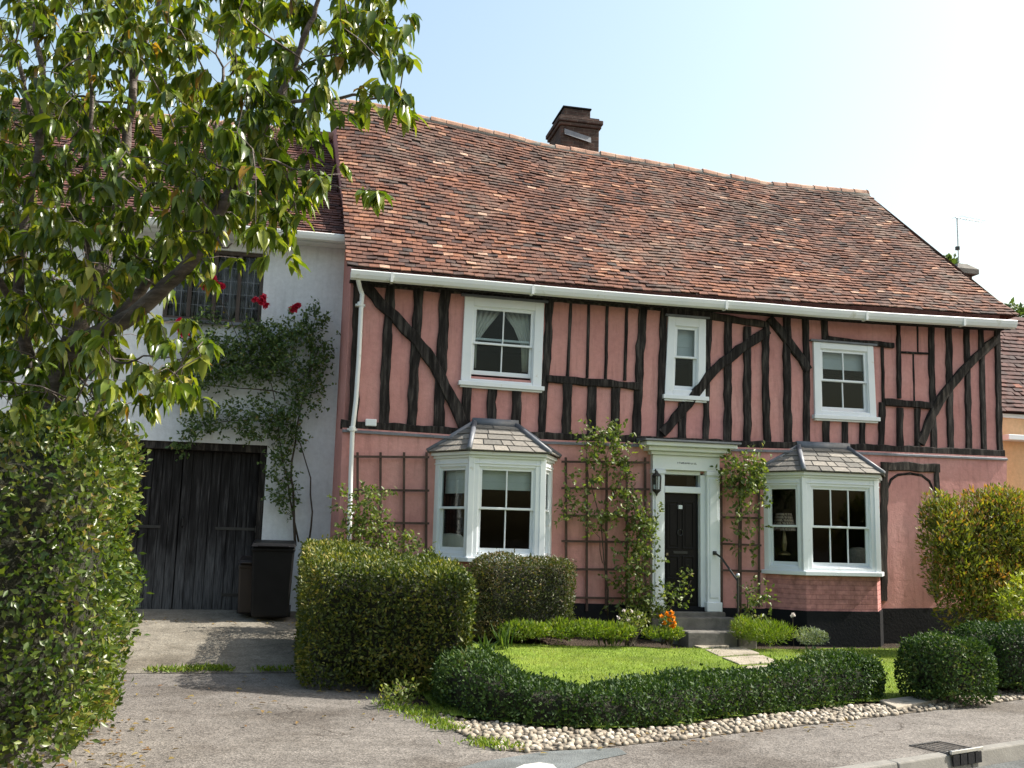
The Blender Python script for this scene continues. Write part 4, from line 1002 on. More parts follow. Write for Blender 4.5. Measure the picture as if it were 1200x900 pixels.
for i in range(9):
    mb = MB(); p = b0.lerp(b1, .06+.115*i); l = .16-.006*i; mb.tube([p-sdr*l+Vector((0, 0, .012)), p+sdr*l+Vector((0, 0, .012))], .005, 5); mb.build('element', M['steel'], aer)
p = pa2(1122, 291, D2+.1); mb = MB(); mb.box((p.x-.05, p.y-.04, p.z-.05), (p.x+.05, p.y+.04, p.z+.05)); mb.build('clamp', M['iron'], aer)

# ------------------------------------------------------------------ steps, rail, bins, drain
steps = thing('door_steps', 'worn stone steps below the black front door', 'steps', tuple(H @ Vector(((DX0+DX1)/2, -.5, 0))), THETA)
dxa, dxb = lx(760), lx(845)
yS1 = LWY-.42; yS2 = LWY-.85
zS1 = hp(820, 724, yS1).z; zS2 = hp(825, 741, yS2).z; print('steps', zS1, zS2, DZ0)
for (x0, x1, y0, y1, z0, z1, mm) in ((dxa, dxb, LWY-.16, LWY+.1, -.1, DZ0-.004, 'darkstone'), (lx(776), lx(849), yS1, LWY-.165, -.1, zS1, 'darkstone'), (lx(782), lx(858), yS2, yS1-.005, -.1, zS2, 'darkstone')):
    mb = MB(H); mb.box((x0, y0, z0), (x1, y1, z1)); mb.build('step', M[mm], steps, bevel=.015)
rail = thing('hand_rail', 'black iron hand rail with a knobbed post beside the door steps', 'hand rail', tuple(H @ hp(865, 745, LWY-.8)), THETA)
a = hp(837.5, 648, LWY-.12); b = hp(845, 653, LWY-.25); c = hp(864.5, 677, LWY-.85); g = hp(865, 750, LWY-.85)
mb = MB(H); mb.tube([(c.x, c.y, .0), (c.x, c.y, c.z)], .018, 8); mb.build('rail_post', M['iron'], rail)
mb = MB(H); mb.lathe((c.x, c.y, c.z), [(.01, -.01), (.03, .01), (.036, .035), (.026, .06), (.004, .07)], 12); mb.build('knob', M['steel'], rail, True)
mb = MB(H); mb.tube([(a.x, LWY-.10, a.z+.02), (a.x, a.y, a.z), (b.x, b.y, b.z), (c.x, c.y, c.z-.05)], .016, 8); mb.lathe((a.x, a.y, a.z), [(.03, -.03), (.036, 0), (.03, .03)], 10); mb.build('rail_bar', M['iron'], rail)

def bin_(name, label, px0, px1, pyt, pyb, d, m, lidm, hgt=1.06, rz=0.):
    c = G((px0+px1)/2, pyb-2); d = c.y
    wdt = (px1-px0)/FPX*d; top = atd((px0+px1)/2, pyt, d).z-c.z
    o = thing(name, label, 'wheelie bin', tuple(c), THETA+rz)
    X = ROOTM[o.name]; h = top-.06; a = wdt*.5; b = a*.82; dp = .36
    mb = MB(X); mb.hexa([(-b, -.26, .05), (b, -.26, .05), (b, .26, .05), (-b, .26, .05), (-a*.94, -dp+.02, h), (a*.94, -dp+.02, h), (a*.94, dp-.04, h), (-a*.94, dp-.04, h)])
    mb.box((-a*.97, -dp, h-.07), (a*.97, dp-.02, h+.002)); 
    mb.build('body', M[m], o, bevel=.03)
    mb = MB(X); mb.hexa([(-a, -dp-.04, h+.006), (a, -dp-.04, h+.006), (a, dp, h+.02), (-a, dp, h+.02), (-a*.93, -dp+.02, h+.05), (a*.93, -dp+.02, h+.05), (a*.93, dp-.05, h+.10), (-a*.93, dp-.05, h+.10)])
    mb.box((-a*.7, -dp-.06, h+.0), (a*.7, -dp-.035, h+.03)); mb.build('lid', M[lidm], o, bevel=.018)
    mb = MB(X); mb.tube([(-a*.8, dp+.05, h-.04), (a*.8, dp+.05, h-.04)], .018, 8); mb.build('handle', M[m], o)
    for q in (-1, 1):
        mb = MB(X); mb.tube([(q*b*1.0-.03, .26, .1), (q*b*1.0+.03, .26, .1)], .1, 14); mb.build('wheel', M['iron'], o)
    return o
bin_('wheelie_bin', 'black wheelie bin with a shiny lid between the garage door and the hedge', 291, 341, 636, 728, 13.9, 'binplastic', 'binplastic')
bin_('wheelie_bin', 'small brown bin half hidden behind the black wheelie bin', 277, 305, 655, 724, 14.6, 'binbrown', 'binbrown')

dr = thing('drain_cover', 'iron kerb inlet and grating set in the pavement edge', 'drain', tuple(kp(.9, .3)), math.atan2(KD.y, KD.x))
D0 = G(1118, 886); u = (D0-K0).dot(KD); X = Matrix.Translation(kp(u, 0)) @ Matrix.Rotation(math.atan2(KD.y, KD.x), 4, 'Z')
q1, q2 = G(1074, 873), G(1112, 870); dv = (q1-K0).dot(KN)
Wk = .30; Dk = max(.3, min(.75, dv))
mb = MB(X); f = .018
mb.box((0, -.006, .004), (.40, .03, .026)); mb.box((0, Dk-f, .004), (.4, Dk, .010)); mb.box((0, .03, .004), (f, Dk-f, .010)); mb.box((.4-f, .03, .004), (.4, Dk-f, .010)); mb.build('frame', M['iron'], dr, bevel=.003)
for i in range(5):
    x = .055+.066*i; mb = MB(X); mb.box((x, .03, .004), (x+.009, Dk-f, .008)); mb.build('grating_bar', M['iron'], dr)
mb = MB(X); mb.box((-.01, -.012, .006), (.41, .008, .034)); mb.build('front_lip', M['steel'], dr, bevel=.004)
for i in range(4):
    mb = MB(X); mb.box((.012+.098*i, -.009, -.085), (.012+.098*i+.082, -.0015, .0)); mb.build('inlet_slot', M['black'], dr)

# ------------------------------------------------------------------ trellises
def trellis(label, xs, ys, x0, x1, y0, y1):
    d = LWY-.05; c = hp((x0+x1)/2, y1, d)
    o = thing('wooden_trellis', label, 'trellis', tuple(H @ Vector((c.x, c.y, max(.1, c.z)))), THETA, 'wooden trellises on the pink wall')
    for x in xs:
        a, b = hp(x, y0, d), hp(x+random.uniform(-1, 1), y1, d); mb = MB(H); mb.hexa([(b.x-.018, d-.012, b.z), (b.x+.018, d-.012, b.z), (b.x+.018, d+.008, b.z), (b.x-.018, d+.008, b.z), (a.x-.018, d-.012, a.z), (a.x+.018, d-.012, a.z), (a.x+.018, d+.008, a.z), (a.x-.018, d+.008, a.z)]); mb.build('upright', M['trellis'], o)
    for y in ys:
        a, b = hp(x0, y, d-.02), hp(x1, y+random.uniform(-1, 1)+1.5, d-.02); mb = MB(H); mb.hexa([(a.x, d-.033, a.z-.017), (b.x, d-.033, b.z-.017), (b.x, d-.0125, b.z-.017), (a.x, d-.0125, a.z-.017), (a.x, d-.033, a.z+.017), (b.x, d-.033, b.z+.017), (b.x, d-.0125, b.z+.017), (a.x, d-.0125, a.z+.017)]); mb.build('crossbar', M['trellis'], o)
trellis('dark wooden trellis between the downpipe and left bay window', (419, 446, 473.5, 500), (535, 574, 612, 650), 415, 503, 530, 690)
trellis('tall dark wooden trellis with roses between left bay and front door', (663, 687.5, 711, 734.5, 756), (541, 572, 604, 634, 667, 700), 658, 761, 536, 716)
trellis('dark wooden trellis behind the rose right of the front door', (845, 868, 889), (570, 606, 637, 668), 841, 892, 548, 712)

# ------------------------------------------------------------------ planting
def orient(n, Nrm, along=.5, rnd=.8, up=.25, face=.8):
    D = unit(Nrm*along+rdir(n)*rnd+np.array([0, 0, up])); N = unit(Nrm+rdir(n)*face); return D, N
def n3(P, s, k=0.):                       # cheap smooth noise on arrays
    x, y, z = P[:, 0]*s, P[:, 1]*s, P[:, 2]*s
    return (np.sin(x*1.7+k+1.3*np.sin(y*1.1+k))+np.sin(y*1.9-k+1.2*np.sin(z*1.3))+np.sin(z*1.6+2*k+1.1*np.sin(x*1.2)))/3
def coremesh(name, V, nu, nv, parent, m):
    F = []
    for j in range(nv-1):
        for i in range(nu):
            a, b, c, d = j*nu+i, j*nu+(i+1) % nu, (j+1)*nu+(i+1) % nu, (j+1)*nu+i; F += [(a, b, c), (a, c, d)]
    return npmesh(name, V, F, np.zeros(len(F)), m, parent)
def box_hedge(name, label, catg, B, T, n, L, W, m, e=9, rough=.05, depth=.10, bias=0., core=.12, droop=0., sprigs=0, face=.8):
    """B, T: four ground corners and four top corners (ccw)"""
    C = np.array([[*p] for p in B]+[[*p] for p in T], float); c0 = C[:4].mean(0)
    o = thing(name, label, catg, tuple(c0), 0)
    def tri(q):
        u, v, w_ = ((q[:, k]+1)/2 for k in range(3))
        wt = lambda a, b, c: (a*b*c)[:, None]
        return (wt(1-u, 1-v, 1-w_)*C[0]+wt(u, 1-v, 1-w_)*C[1]+wt(u, v, 1-w_)*C[2]+wt(1-u, v, 1-w_)*C[3]+wt(1-u, 1-v, w_)*C[4]+wt(u, 1-v, w_)*C[5]+wt(u, v, w_)*C[6]+wt(1-u, v, w_)*C[7])
    ax = [((C[[1, 2, 5, 6]]-C[[0, 3, 4, 7]]).mean(0)), ((C[[2, 3, 6, 7]]-C[[0, 1, 4, 5]]).mean(0)), (C[4:]-C[:4]).mean(0)]
    half = [np.linalg.norm(a)/2 for a in ax]; axu = [a/np.linalg.norm(a) for a in ax]
    ar = np.array([half[1]*half[2], half[1]*half[2], half[0]*half[2], half[0]*half[2], half[0]*half[1]]); f = rng.choice(5, n, p=ar/ar.sum())
    q = rng.uniform(-1, 1, (n, 3))
    for k, (a, s) in enumerate(((0, -1), (0, 1), (1, -1), (1, 1), (2, 1))): q[f == k, a] = s
    q /= (np.abs(q)**e).sum(1)[:, None]**(1/e)
    g = np.sign(q)*np.abs(q)**(e-1); Nrm = unit(sum(g[:, [k]]/half[k]*axu[k] for k in range(3)))
    P = tri(q); P = P+Nrm*(rough*n3(P, 3.2, 1)+rough*.7*n3(P, 8, 2)-np.abs(rng.exponential(depth, n)-.02)+(rng.random(n) < .07)*np.minimum(rng.exponential(L*.8, n), L*1.3))[:, None]
    D, N = orient(n, Nrm, .5, .8, .3, face)
    t = np.clip(rng.beta(2, 2.4, n)+.22*n3(P, 2.1, 4)+.15*n3(P, 6, 9)+bias, 0, 1)
    V, F, Tt = leaves(P, D, N, rng.uniform(.7, 1.25, n)*L, rng.uniform(.75, 1.2, n)*W, t, .2, droop)
    npmesh('foliage', V, F, Tt, M[m], o)
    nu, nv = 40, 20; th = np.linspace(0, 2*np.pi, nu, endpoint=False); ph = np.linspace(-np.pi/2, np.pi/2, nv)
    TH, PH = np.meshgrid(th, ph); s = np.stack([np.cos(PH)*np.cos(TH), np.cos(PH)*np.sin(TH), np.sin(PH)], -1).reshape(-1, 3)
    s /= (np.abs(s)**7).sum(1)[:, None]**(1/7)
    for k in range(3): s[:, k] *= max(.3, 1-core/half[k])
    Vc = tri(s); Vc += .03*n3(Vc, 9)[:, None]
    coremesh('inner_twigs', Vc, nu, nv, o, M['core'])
    if sprigs:
        for i in rng.choice(n, min(sprigs, 40)):
            mb = MB()
            p = Vector(P[i]); d = Vector(unit(Nrm[i]*.8+np.array([0, 0, .5])+rng.normal(0, .3, 3))); mb.tube([p-d*.1, p+d*.03, p+d*rng.uniform(.06, .16)], [.003, .003, .001], 4)
            mb.build('sprig', M['twig'], o)
    return o
def swept_hedge(name, label, catg, path, hw, hts, n, L, W, m, rough=.03, depth=.06, bias=0., core=.09):
    P0 = np.array([[*p] for p in path], float); seg = np.linalg.norm(np.diff(P0, axis=0), axis=1); cs = np.concatenate([[0], np.cumsum(seg)]); Lt = cs[-1]
    o = thing(name, label, catg, tuple(P0[len(P0)//2]), 0)
    def at(s):
        return np.stack([np.interp(s, cs, P0[:, k]) for k in range(3)], 1)
    def place(s, a, sh=0.):
        c = at(s); t = unit(at(np.minimum(s+.05, Lt))-at(np.maximum(s-.05, 0))); sd = np.stack([t[:, 1], -t[:, 0], 0*s], 1)
        h = np.interp(s, cs, hts); w_ = np.interp(s, cs, hw) if hasattr(hw, '__len__') else np.full(len(s), hw)
        d = np.minimum(s, Lt-s); ee = np.clip(1-np.clip(1-d/.35, 0, 1)**3, 0, 1)**(1/3)
        ca, sa = np.cos(a), np.sin(a); k = (np.abs(ca)**5+np.abs(sa)**5)**(-1/5)
        x, z = ca*k*(w_*ee-sh), sa*k*(h*(.55+.45*ee)-sh)
        nr = unit(sd*(np.sign(ca)*np.abs(ca)**3/w_)[:, None]+np.array([0, 0, 1])*(np.sign(sa)*np.abs(sa)**3/h)[:, None]+t*(np.where(s < Lt/2, -1, 1)*np.clip(1-d/.3, 0, 1)*1.5)[:, None])
        return c+sd*x[:, None]+np.array([0, 0, 1.])*np.maximum(z, .01)[:, None], nr
    s = rng.uniform(0, Lt, n); s[:n//12] = rng.uniform(0, .25, n//12); s[n//12:n//6] = Lt-rng.uniform(0, .25, n//6-n//12); a = rng.uniform(-.02, math.pi+.02, n)
    P, Nrm = place(s, a); P = P+Nrm*(rough*1.5*n3(P, 2.5, 1)+rough*n3(P, 9, 2)-np.abs(rng.exponential(depth, n)-.015)+(rng.random(n) < .08)*np.minimum(rng.exponential(L*.9, n), L*1.6))[:, None]
    P[:, 2] = np.maximum(P[:, 2], .02)
    D, N = orient(n, Nrm, .5, .8, .35)
    t = np.clip(rng.beta(2, 2.4, n)+.2*n3(P, 3, 4)+.12*n3(P, 9, 7)+bias, 0, 1)
    V, F, Tt = leaves(P, D, N, rng.uniform(.7, 1.25, n)*L, rng.uniform(.75, 1.2, n)*W, t, .2)
    npmesh('foliage', V, F, Tt, M[m], o)
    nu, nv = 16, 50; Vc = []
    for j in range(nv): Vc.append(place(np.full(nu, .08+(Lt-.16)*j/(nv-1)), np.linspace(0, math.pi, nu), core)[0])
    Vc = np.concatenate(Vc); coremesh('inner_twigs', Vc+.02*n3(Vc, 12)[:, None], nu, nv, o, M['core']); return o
def blobs(name, label, catg, ell, n, L, W, m, base=None, shell=.28, bias=0., stems=14, group=None, fold=.2, droop=0., up=.3, fine=False, along=.5, petals=None):
    """ell: list of (centre, (rx,ry,rz)); leaves fill the outer part of each ellipsoid, stems rise from the base"""
    c0 = base if base is not None else Vector(ell[0][0])-Vector((0, 0, ell[0][1][2]))
    o = thing(name, label, catg, tuple(c0), 0, group)
    vol = np.array([e[1][0]*e[1][2] for e in ell]); k = rng.choice(len(ell), n, p=vol/vol.sum())
    ce = np.array([[*e[0]] for e in ell])[k]; ra = np.array([e[1] for e in ell])[k]
    d = rdir(n); r = 1-np.abs(rng.normal(0, shell, n)); P = ce+d*ra*r[:, None]; P += (.12*n3(P, 5, 2)+.1*n3(P, 11, 5))[:, None]*d*ra.mean(1)[:, None]
    ok = P[:, 2] > gz(c0.x, c0.y)+.01 if hasattr(c0, 'x') else P[:, 2] > .02
    P, d = P[ok], d[ok]; n = len(P)
    Nrm = unit(d); D, N = orient(n, Nrm, along, .8, up, .9)
    t = np.clip(rng.beta(2, 2.2, n)+.2*n3(P, 4, 3)+bias, 0, 1)
    V, F, Tt = leaves(P, D, N, rng.uniform(.65, 1.25, n)*L, rng.uniform(.7, 1.2, n)*W, t, fold, droop, fine)
    npmesh('foliage', V, F, Tt, M[m], o)
    if stems:
        mb = MB()
        for i in range(stems):
            q = Vector(P[rng.integers(n)]); b = Vector(c0)+Vector((rng.normal(0, .05), rng.normal(0, .05), 0)); mid = b.lerp(q, .5)+Vector((rng.normal(0, .05), rng.normal(0, .05), .08)); mb.tube([b, mid, q], [.010, .007, .002], 5)
        mb.build('stem', M['twig'], o)
    return o, P
def flowers(o, pts, r, m, name='flower', petals=11):
    for p in pts:
        n = petals; Dn = unit(rdir(n)+np.array([.2, -.5, .3])); Pp = np.array([[*p]])+rdir(n)*r*.15
        V, F, T = leaves(Pp, Dn, rdir(n), r*rng.uniform(.7, 1.1, n), r*.95, rng.random(n), .35, .2, True)
        npmesh(name, V, F, T, M[m], o)

# tall hedge at the left edge
fr_, br_ = Vector((-2.58, 6.35, 0)), Vector((-3.12, 8.5, 0)); dl = Vector((-.93, -.36, 0))
fl_, bl_ = fr_+dl*3.6, br_+dl*3.8
ZT = 2.18
box_hedge('tall_hedge', 'tall glossy privet hedge at the left edge beside the driveway', 'hedge', [fl_, fr_, br_, bl_],
    [Vector((p.x, p.y, z)) for p, z in ((fl_, ZT), (fr_+Vector((-.02, .05, 0)), ZT-.02), (br_+Vector((.02, -.1, 0)), ZT+.28), (bl_, ZT+.2))], 36000, .062, .032, 'privet', 8, .12, .11, .06, .18, sprigs=60)
def up(p, z): return Vector((p.x, p.y, z))
# clipped hedge between driveway and lawn
b0, b1 = up(atd(350, 800, 10.5), 0), up(atd(556, 800, 10.05), 0); dk = Vector((-math.sin(THETA), math.cos(THETA), 0)); b3, b2 = b0+dk*3.75, b1+dk*1.5
def up(p, z): return Vector((p.x, p.y, z))
box_hedge('clipped_hedge', 'broad clipped square hedge with a sunny yellow green top beside the bins', 'hedge', [b0, b1, b2, b3],
    [up(b0, 1.29), up(b1, 1.20), up(b2, 1.3), up(b3, 1.54)], 36000, .052, .025, 'midhedge', 14, .05, .075, .05, .14, sprigs=40)
# bronze leaved hedge under the left bay
hA, hB = atd(556, 742, 13.9), atd(676, 742, 14.3); hA.z = hB.z = .12; k2 = dk*.75
box_hedge('bronze_hedge', 'low bronze tinged hedge under the left bay window', 'hedge', [hA, hB, hB+k2, hA+k2],
    [up(hA, atd(560, 655, 13.9).z), up(hB, atd(672, 656, 14.3).z), up(hB+k2, atd(672, 652, 14.3).z), up(hA+k2, atd(560, 652, 13.9).z)], 15000, .045, .02, 'mixhedge', 6, .06, .08, 0, .12, sprigs=50)
# low curved box hedge
fb = [(500, 812), (508, 826), (530, 839), (575, 848), (640, 855), (720, 857), (800, 851), (900, 838), (980, 830), (1047, 822)]
pf = [G(*p) for p in fb]; tgt = [Vector((p.x, p.y, 0)) for p in pf]; path = []
for i, p in enumerate(tgt):
    t = (tgt[min(i+1, len(tgt)-1)]-tgt[max(i-1, 0)]).normalized(); path.append(p+Vector((-t.y, t.x, 0))*.33)
swept_hedge('box_hedge', 'long low dark box hedge curving along the front of the lawn', 'hedge', path, [.28, .32, .33, .33, .33, .33, .33, .33, .33, .31], [.50, .48, .45, .39, .35, .34, .31, .37, .43, .43], 36000, .042, .023, 'box', .036)
# right box bushes
def ballat(px, pyb, pyt, wpx, d, name, label, n, L, W, m, **kw):
    c = atd(px, pyb, d); zg = gz(c.x, c.y); c.z = zg; h = atd(px, pyt, d).z-zg; r = wpx/FPX*d/2
    return blobs(name, label, 'shrub', [(Vector((c.x, c.y, zg+h*.46)), (r, r*.9, h*.54))], n, L, W, m, base=c, **kw)
def rbush(px0, px1, pyb, pyt, d, dep, name, label, n):
    a, b = atd(px0, pyb, d), atd(px1, pyb, d+.25); a.z = b.z = .0; k = dk*dep; zt = atd(px0, pyt, d).z
    box_hedge(name, label, 'hedge', [a, b, b+k, a+k], [up(a, zt), up(b, zt), up(b+k, zt), up(a+k, zt)], n, .042, .023, 'box', 4.2, .055, .06, 0, .12)
rbush(1100, 1178, 822, 752, 10.25, .8, 'box_bush', 'rounded dark box bush at the pavement right of the lawn gap', 9000)
rbush(1168, 1275, 812, 737, 11.1, .9, 'box_bush', 'paler rounded box bush cut off by the right edge', 10000)
# big golden shrub
sc = atd(1152, 760, 15.2); sc.z = 0
def e_(px, py, d, rx, ry, rz): return (atd(px, py, d), (rx, ry, rz))
blobs('golden_shrub', 'large yellow green shrub against the pink wall at the right end', 'shrub',
    [e_(1115, 640, 15.2, .55, .5, .75), e_(1150, 625, 15.4, .6, .55, .75), e_(1190, 630, 15.4, .7, .6, .8), e_(1135, 690, 15.1, .6, .5, .7), e_(1185, 690, 15.2, .7, .55, .7), e_(1100, 600, 15.3, .3, .3, .35), e_(1175, 590, 15.4, .4, .35, .3), e_(1230, 640, 15.6, .7, .6, .9)], 26000, .09, .032, 'shrub', base=sc, shell=.5, bias=.18, stems=40, up=.7)
blobs('lime_shrub', 'bright lime leaved shrub behind the right hand box bush', 'shrub', [e_(1192, 715, 12.6, .25, .25, .28), e_(1178, 700, 12.7, .12, .12, .12), e_(1205, 695, 12.8, .25, .25, .25)], 900, .075, .04, 'lime', base=up(atd(1195, 760, 12.7), 0), stems=10)
# perennials and mounds along the wall
blobs('mound_plant', 'feathery bright green mound beside the door steps', 'plant', [e_(898, 742, 15.1, .42, .3, .17), e_(872, 738, 15.1, .2, .2, .16)], 2600, .09, .012, 'grass', base=up(atd(895, 752, 15.1), .05), stems=0, up=.9)
blobs('silver_plant', 'small grey green cushion plant under the right bay window', 'plant', [e_(952, 747, 15.4, .25, .2, .12)], 900, .05, .018, 'silver', base=up(atd(952, 754, 15.4), .03), stems=0, up=.7)
blobs('ground_cover', 'low bright green edging plants along the foot of the rose trellis', 'plant', [e_(690, 738, 14.3, .32, .2, .12), e_(725, 740, 14.4, .28, .2, .11), e_(655, 738, 14.2, .3, .2, .12), e_(615, 738, 14.0, .35, .18, .12)], 3600, .07, .018, 'grass', base=up(atd(690, 748, 14.4), .12), stems=0, up=.8)
blobs('ground_cover', 'small green edging plants between the orange flowers and the steps', 'plant', [e_(770, 743, 14.7, .25, .15, .07), e_(790, 742, 14.7, .15, .12, .08)], 900, .06, .018, 'grass', base=up(atd(775, 748, 14.7), .1), stems=0, up=.8)
def sword(name, label, px, pyb, d, h, n, m='grass', spread=.35):
    c = atd(px, pyb, d); c.z = gz(c.x, c.y)+.02; o = thing(name, label, 'plant', tuple(c), 0)
    P = np.array([[*c]])+np.stack([rng.normal(0, .06, n), rng.normal(0, .05, n), np.zeros(n)], 1)
    D = unit(np.stack([rng.normal(0, spread, n), rng.normal(0, spread, n), np.ones(n)], 1))
    V, F, T = leaves(P, D, unit(rdir(n)*np.array([1, 1, .1])), h*rng.uniform(.6, 1.1, n), .028, rng.beta(2, 3, n), .15, .25, True)
    npmesh('foliage', V, F, T, M[m], o)
sword('iris_plant', 'upright sword leaved clump at the foot of the bronze hedge', 590, 740, 13.6, .42, 26, 'rose')
sword('iris_plant', 'upright pale sword leaves at the foot of the rose trellis', 716, 738, 14.5, .42, 20, 'rose_pale')
sword('strap_leaf_plant', 'drooping strap leaved clump at the left end of the lawn edge', 570, 745, 13.2, .3, 24, 'rose', .8)
o, P = blobs('white_flowers', 'pale flowering plant between the trellis and the orange flowers', 'plant', [e_(742, 728, 14.6, .22, .18, .16)], 500, .05, .02, 'rose_pale', base=up(atd(742, 745, 14.6), .1), stems=16)
flowers(o, [atd(*p, 14.45) for p in ((731, 716), (740, 717), (724, 724), (748, 723), (736, 727))], .035, 'petal_white')
o, P = blobs('orange_flowers', 'clump of orange flowers left of the door steps', 'plant', [e_(783, 732, 14.85, .14, .12, .13)], 260, .05, .02, 'rose', base=up(atd(783, 745, 14.85), .1), stems=12)
flowers(o, [atd(*p, 14.7) for p in ((775, 722), (781, 719), (787, 718), (789, 724), (784, 727), (790, 730), (787, 735), (778, 730), (785, 722), (789, 734))], .045, 'petal_orange')
o = thing('white_poppy', 'single white flower on a thin stem beside the green mound', 'plant', tuple(up(atd(929, 750, 15.3), .05)), 0)
mb = MB(); mb.tube([up(atd(930, 750, 15.3), .05), atd(929, 722, 15.3)], .004, 5); mb.build('stem', M['twig'], o); flowers(o, [atd(929, 721, 15.3)], .05, 'petal_white')
mb = MB(); es = thing('edging_stones', 'short row of pale edging stones beside the orange flowers', 'stones', tuple(up(atd(765, 748, 14.4), .1)), 0)
for px in (752, 762, 773, 786, 797, 808):
    mb = MB(); c = G(px, 750); c.z += .05; w2 = random.uniform(.05, .07); mb.hexa([(c.x-w2, c.y-.05, .02), (c.x+w2, c.y-.05, .02), (c.x+w2, c.y+.06, .02), (c.x-w2, c.y+.06, .02), (c.x-w2+.01, c.y-.04, c.z+.02), (c.x+w2-.01, c.y-.04, c.z+.02), (c.x+w2-.01, c.y+.05, c.z+.03), (c.x-w2+.01, c.y+.05, c.z+.03)]); mb.build('stone', M['stone'], es, bevel=.015)

# climbing plants: stems read from the photograph on the wall plane, leaves in clumps
def climber(name, label, catg, stems, clumps, yo, L, W, m, spread=.13, group=None, per=1.):
    per *= 1.7
    first = hp(*stems[0][0][0][:2], yo); o = thing(name, label, catg, tuple(H @ Vector((first.x, yo, max(.05, first.z)))), 0, group)
    for pts, r in stems:
        q = []; pp = [H @ hp(a, b, yo+random.uniform(-.03, .03)) for a, b in pts]
        for a, b in zip(pp[:-1], pp[1:]):
            q += [a, a.lerp(b, .5)+Vector((random.gauss(0, .015), random.gauss(0, .02), random.gauss(0, .015)))]
        q.append(pp[-1]); mb = MB(); k = len(q); mb.tube(q, [r*(1-.65*i/(k-1)) for i in range(k)], 6); mb.build('stem', M['twig'], o, True)
    Ps = []; Tw = []
    for (px, py, rx, ry, n) in clumps:
        c = hp(px, py, yo); dpt = (H @ c).y; sx, sz = rx/FPX*dpt, ry/FPX*dpt
        for _ in range(max(1, int(n*per/5))):          # little shoots of five leaves
            q = rng.normal(0, .48, 2); q = q/max(1, np.linalg.norm(q)); b = H @ Vector((c.x+q[0]*sx, yo-abs(rng.normal(0, spread))+.05, c.z+q[1]*sz))
            d = Vector(unit(np.array([rng.normal(0, .7), -.35+rng.normal(0, .4), rng.normal(.25, .6)]))); ln = L*rng.uniform(1.6, 3.2); Tw.append((*b, *d, ln))
            for i in range(5): Ps.append((*(b+d*ln*(i+1)/5), *d))
    Tw = np.array(Tw); TW = leaves(Tw[:, :3], Tw[:, 3:6], rdir(len(Tw)), Tw[:, 6], .006, .05, .1, .05)
    A = np.array(Ps); n = len(A); D = unit(A[:, 3:]*.4+rdir(n)*.9); N = unit(rdir(n)+np.array([.3, -.7, .5]))
    V, F, T = leaves(A[:, :3], D, N, L*rng.uniform(.6, 1.25, n), W*rng.uniform(.7, 1.2, n), np.clip(rng.beta(2, 2.2, n), 0, 1), .18, .12, True)
    V, F, T = cat([(V, F, T), TW])
    npmesh('foliage', V, F, T, M[m], o); return o
yg = GY-.16
o = climber('climbing_rose', 'dark leaved climbing rose with red blooms on the white garage house', 'rose',
    [([(362, 636), (366, 600), (364, 560), (352, 520), (340, 495)], .016), ([(346, 640), (344, 590), (341, 560), (346, 520), (352, 480), (362, 440), (376, 405)], .022), ([(350, 635), (340, 585), (331, 540), (325, 490), (318, 450), (300, 425)], .015), ([(352, 470), (320, 458), (280, 455), (245, 452), (220, 448)], .013), ([(338, 498), (300, 492), (262, 494), (235, 500), (220, 512)], .012), ([(318, 450), (290, 410), (270, 375), (252, 340), (246, 330)], .009), ([(362, 440), (366, 400), (372, 362)], .009)],
    [(330, 400, 40, 20, 300), (360, 395, 32, 30, 260), (372, 370, 12, 18, 50), (300, 410, 40, 22, 320), (265, 420, 40, 22, 300), (330, 430, 50, 20, 330), (280, 440, 50, 16, 280), (235, 445, 30, 20, 210), (375, 425, 18, 25, 140), (355, 455, 28, 25, 200), (345, 480, 30, 22, 180), (295, 478, 28, 14, 120), (260, 490, 40, 14, 200), (235, 505, 24, 14, 100), (215, 520, 16, 14, 60), (320, 500, 35, 16, 190), (290, 510, 20, 10, 60), (335, 520, 22, 22, 140), (328, 550, 18, 22, 120), (325, 575, 14, 20, 70), (340, 590, 12, 22, 60), (250, 375, 22, 16, 60), (300, 385, 30, 10, 80), (225, 385, 22, 10, 60), (225, 470, 20, 14, 80), (245, 400, 30, 10, 90), (228, 415, 24, 12, 80)],
    yg, .062, .036, 'rose', .12, per=1.35)
flowers(o, [H @ hp(*p, yg-.15) for p in ((243, 331), (248, 333), (254, 334), (239, 336), (309, 349), (307, 354), (311, 358), (345, 361), (349, 359), (341, 363), (212, 381), (213, 388), (209, 377), (216, 386), (260, 335), (250, 327), (299, 352), (216, 392))], .08, 'petal_red', petals=16)
yr = LWY-.24
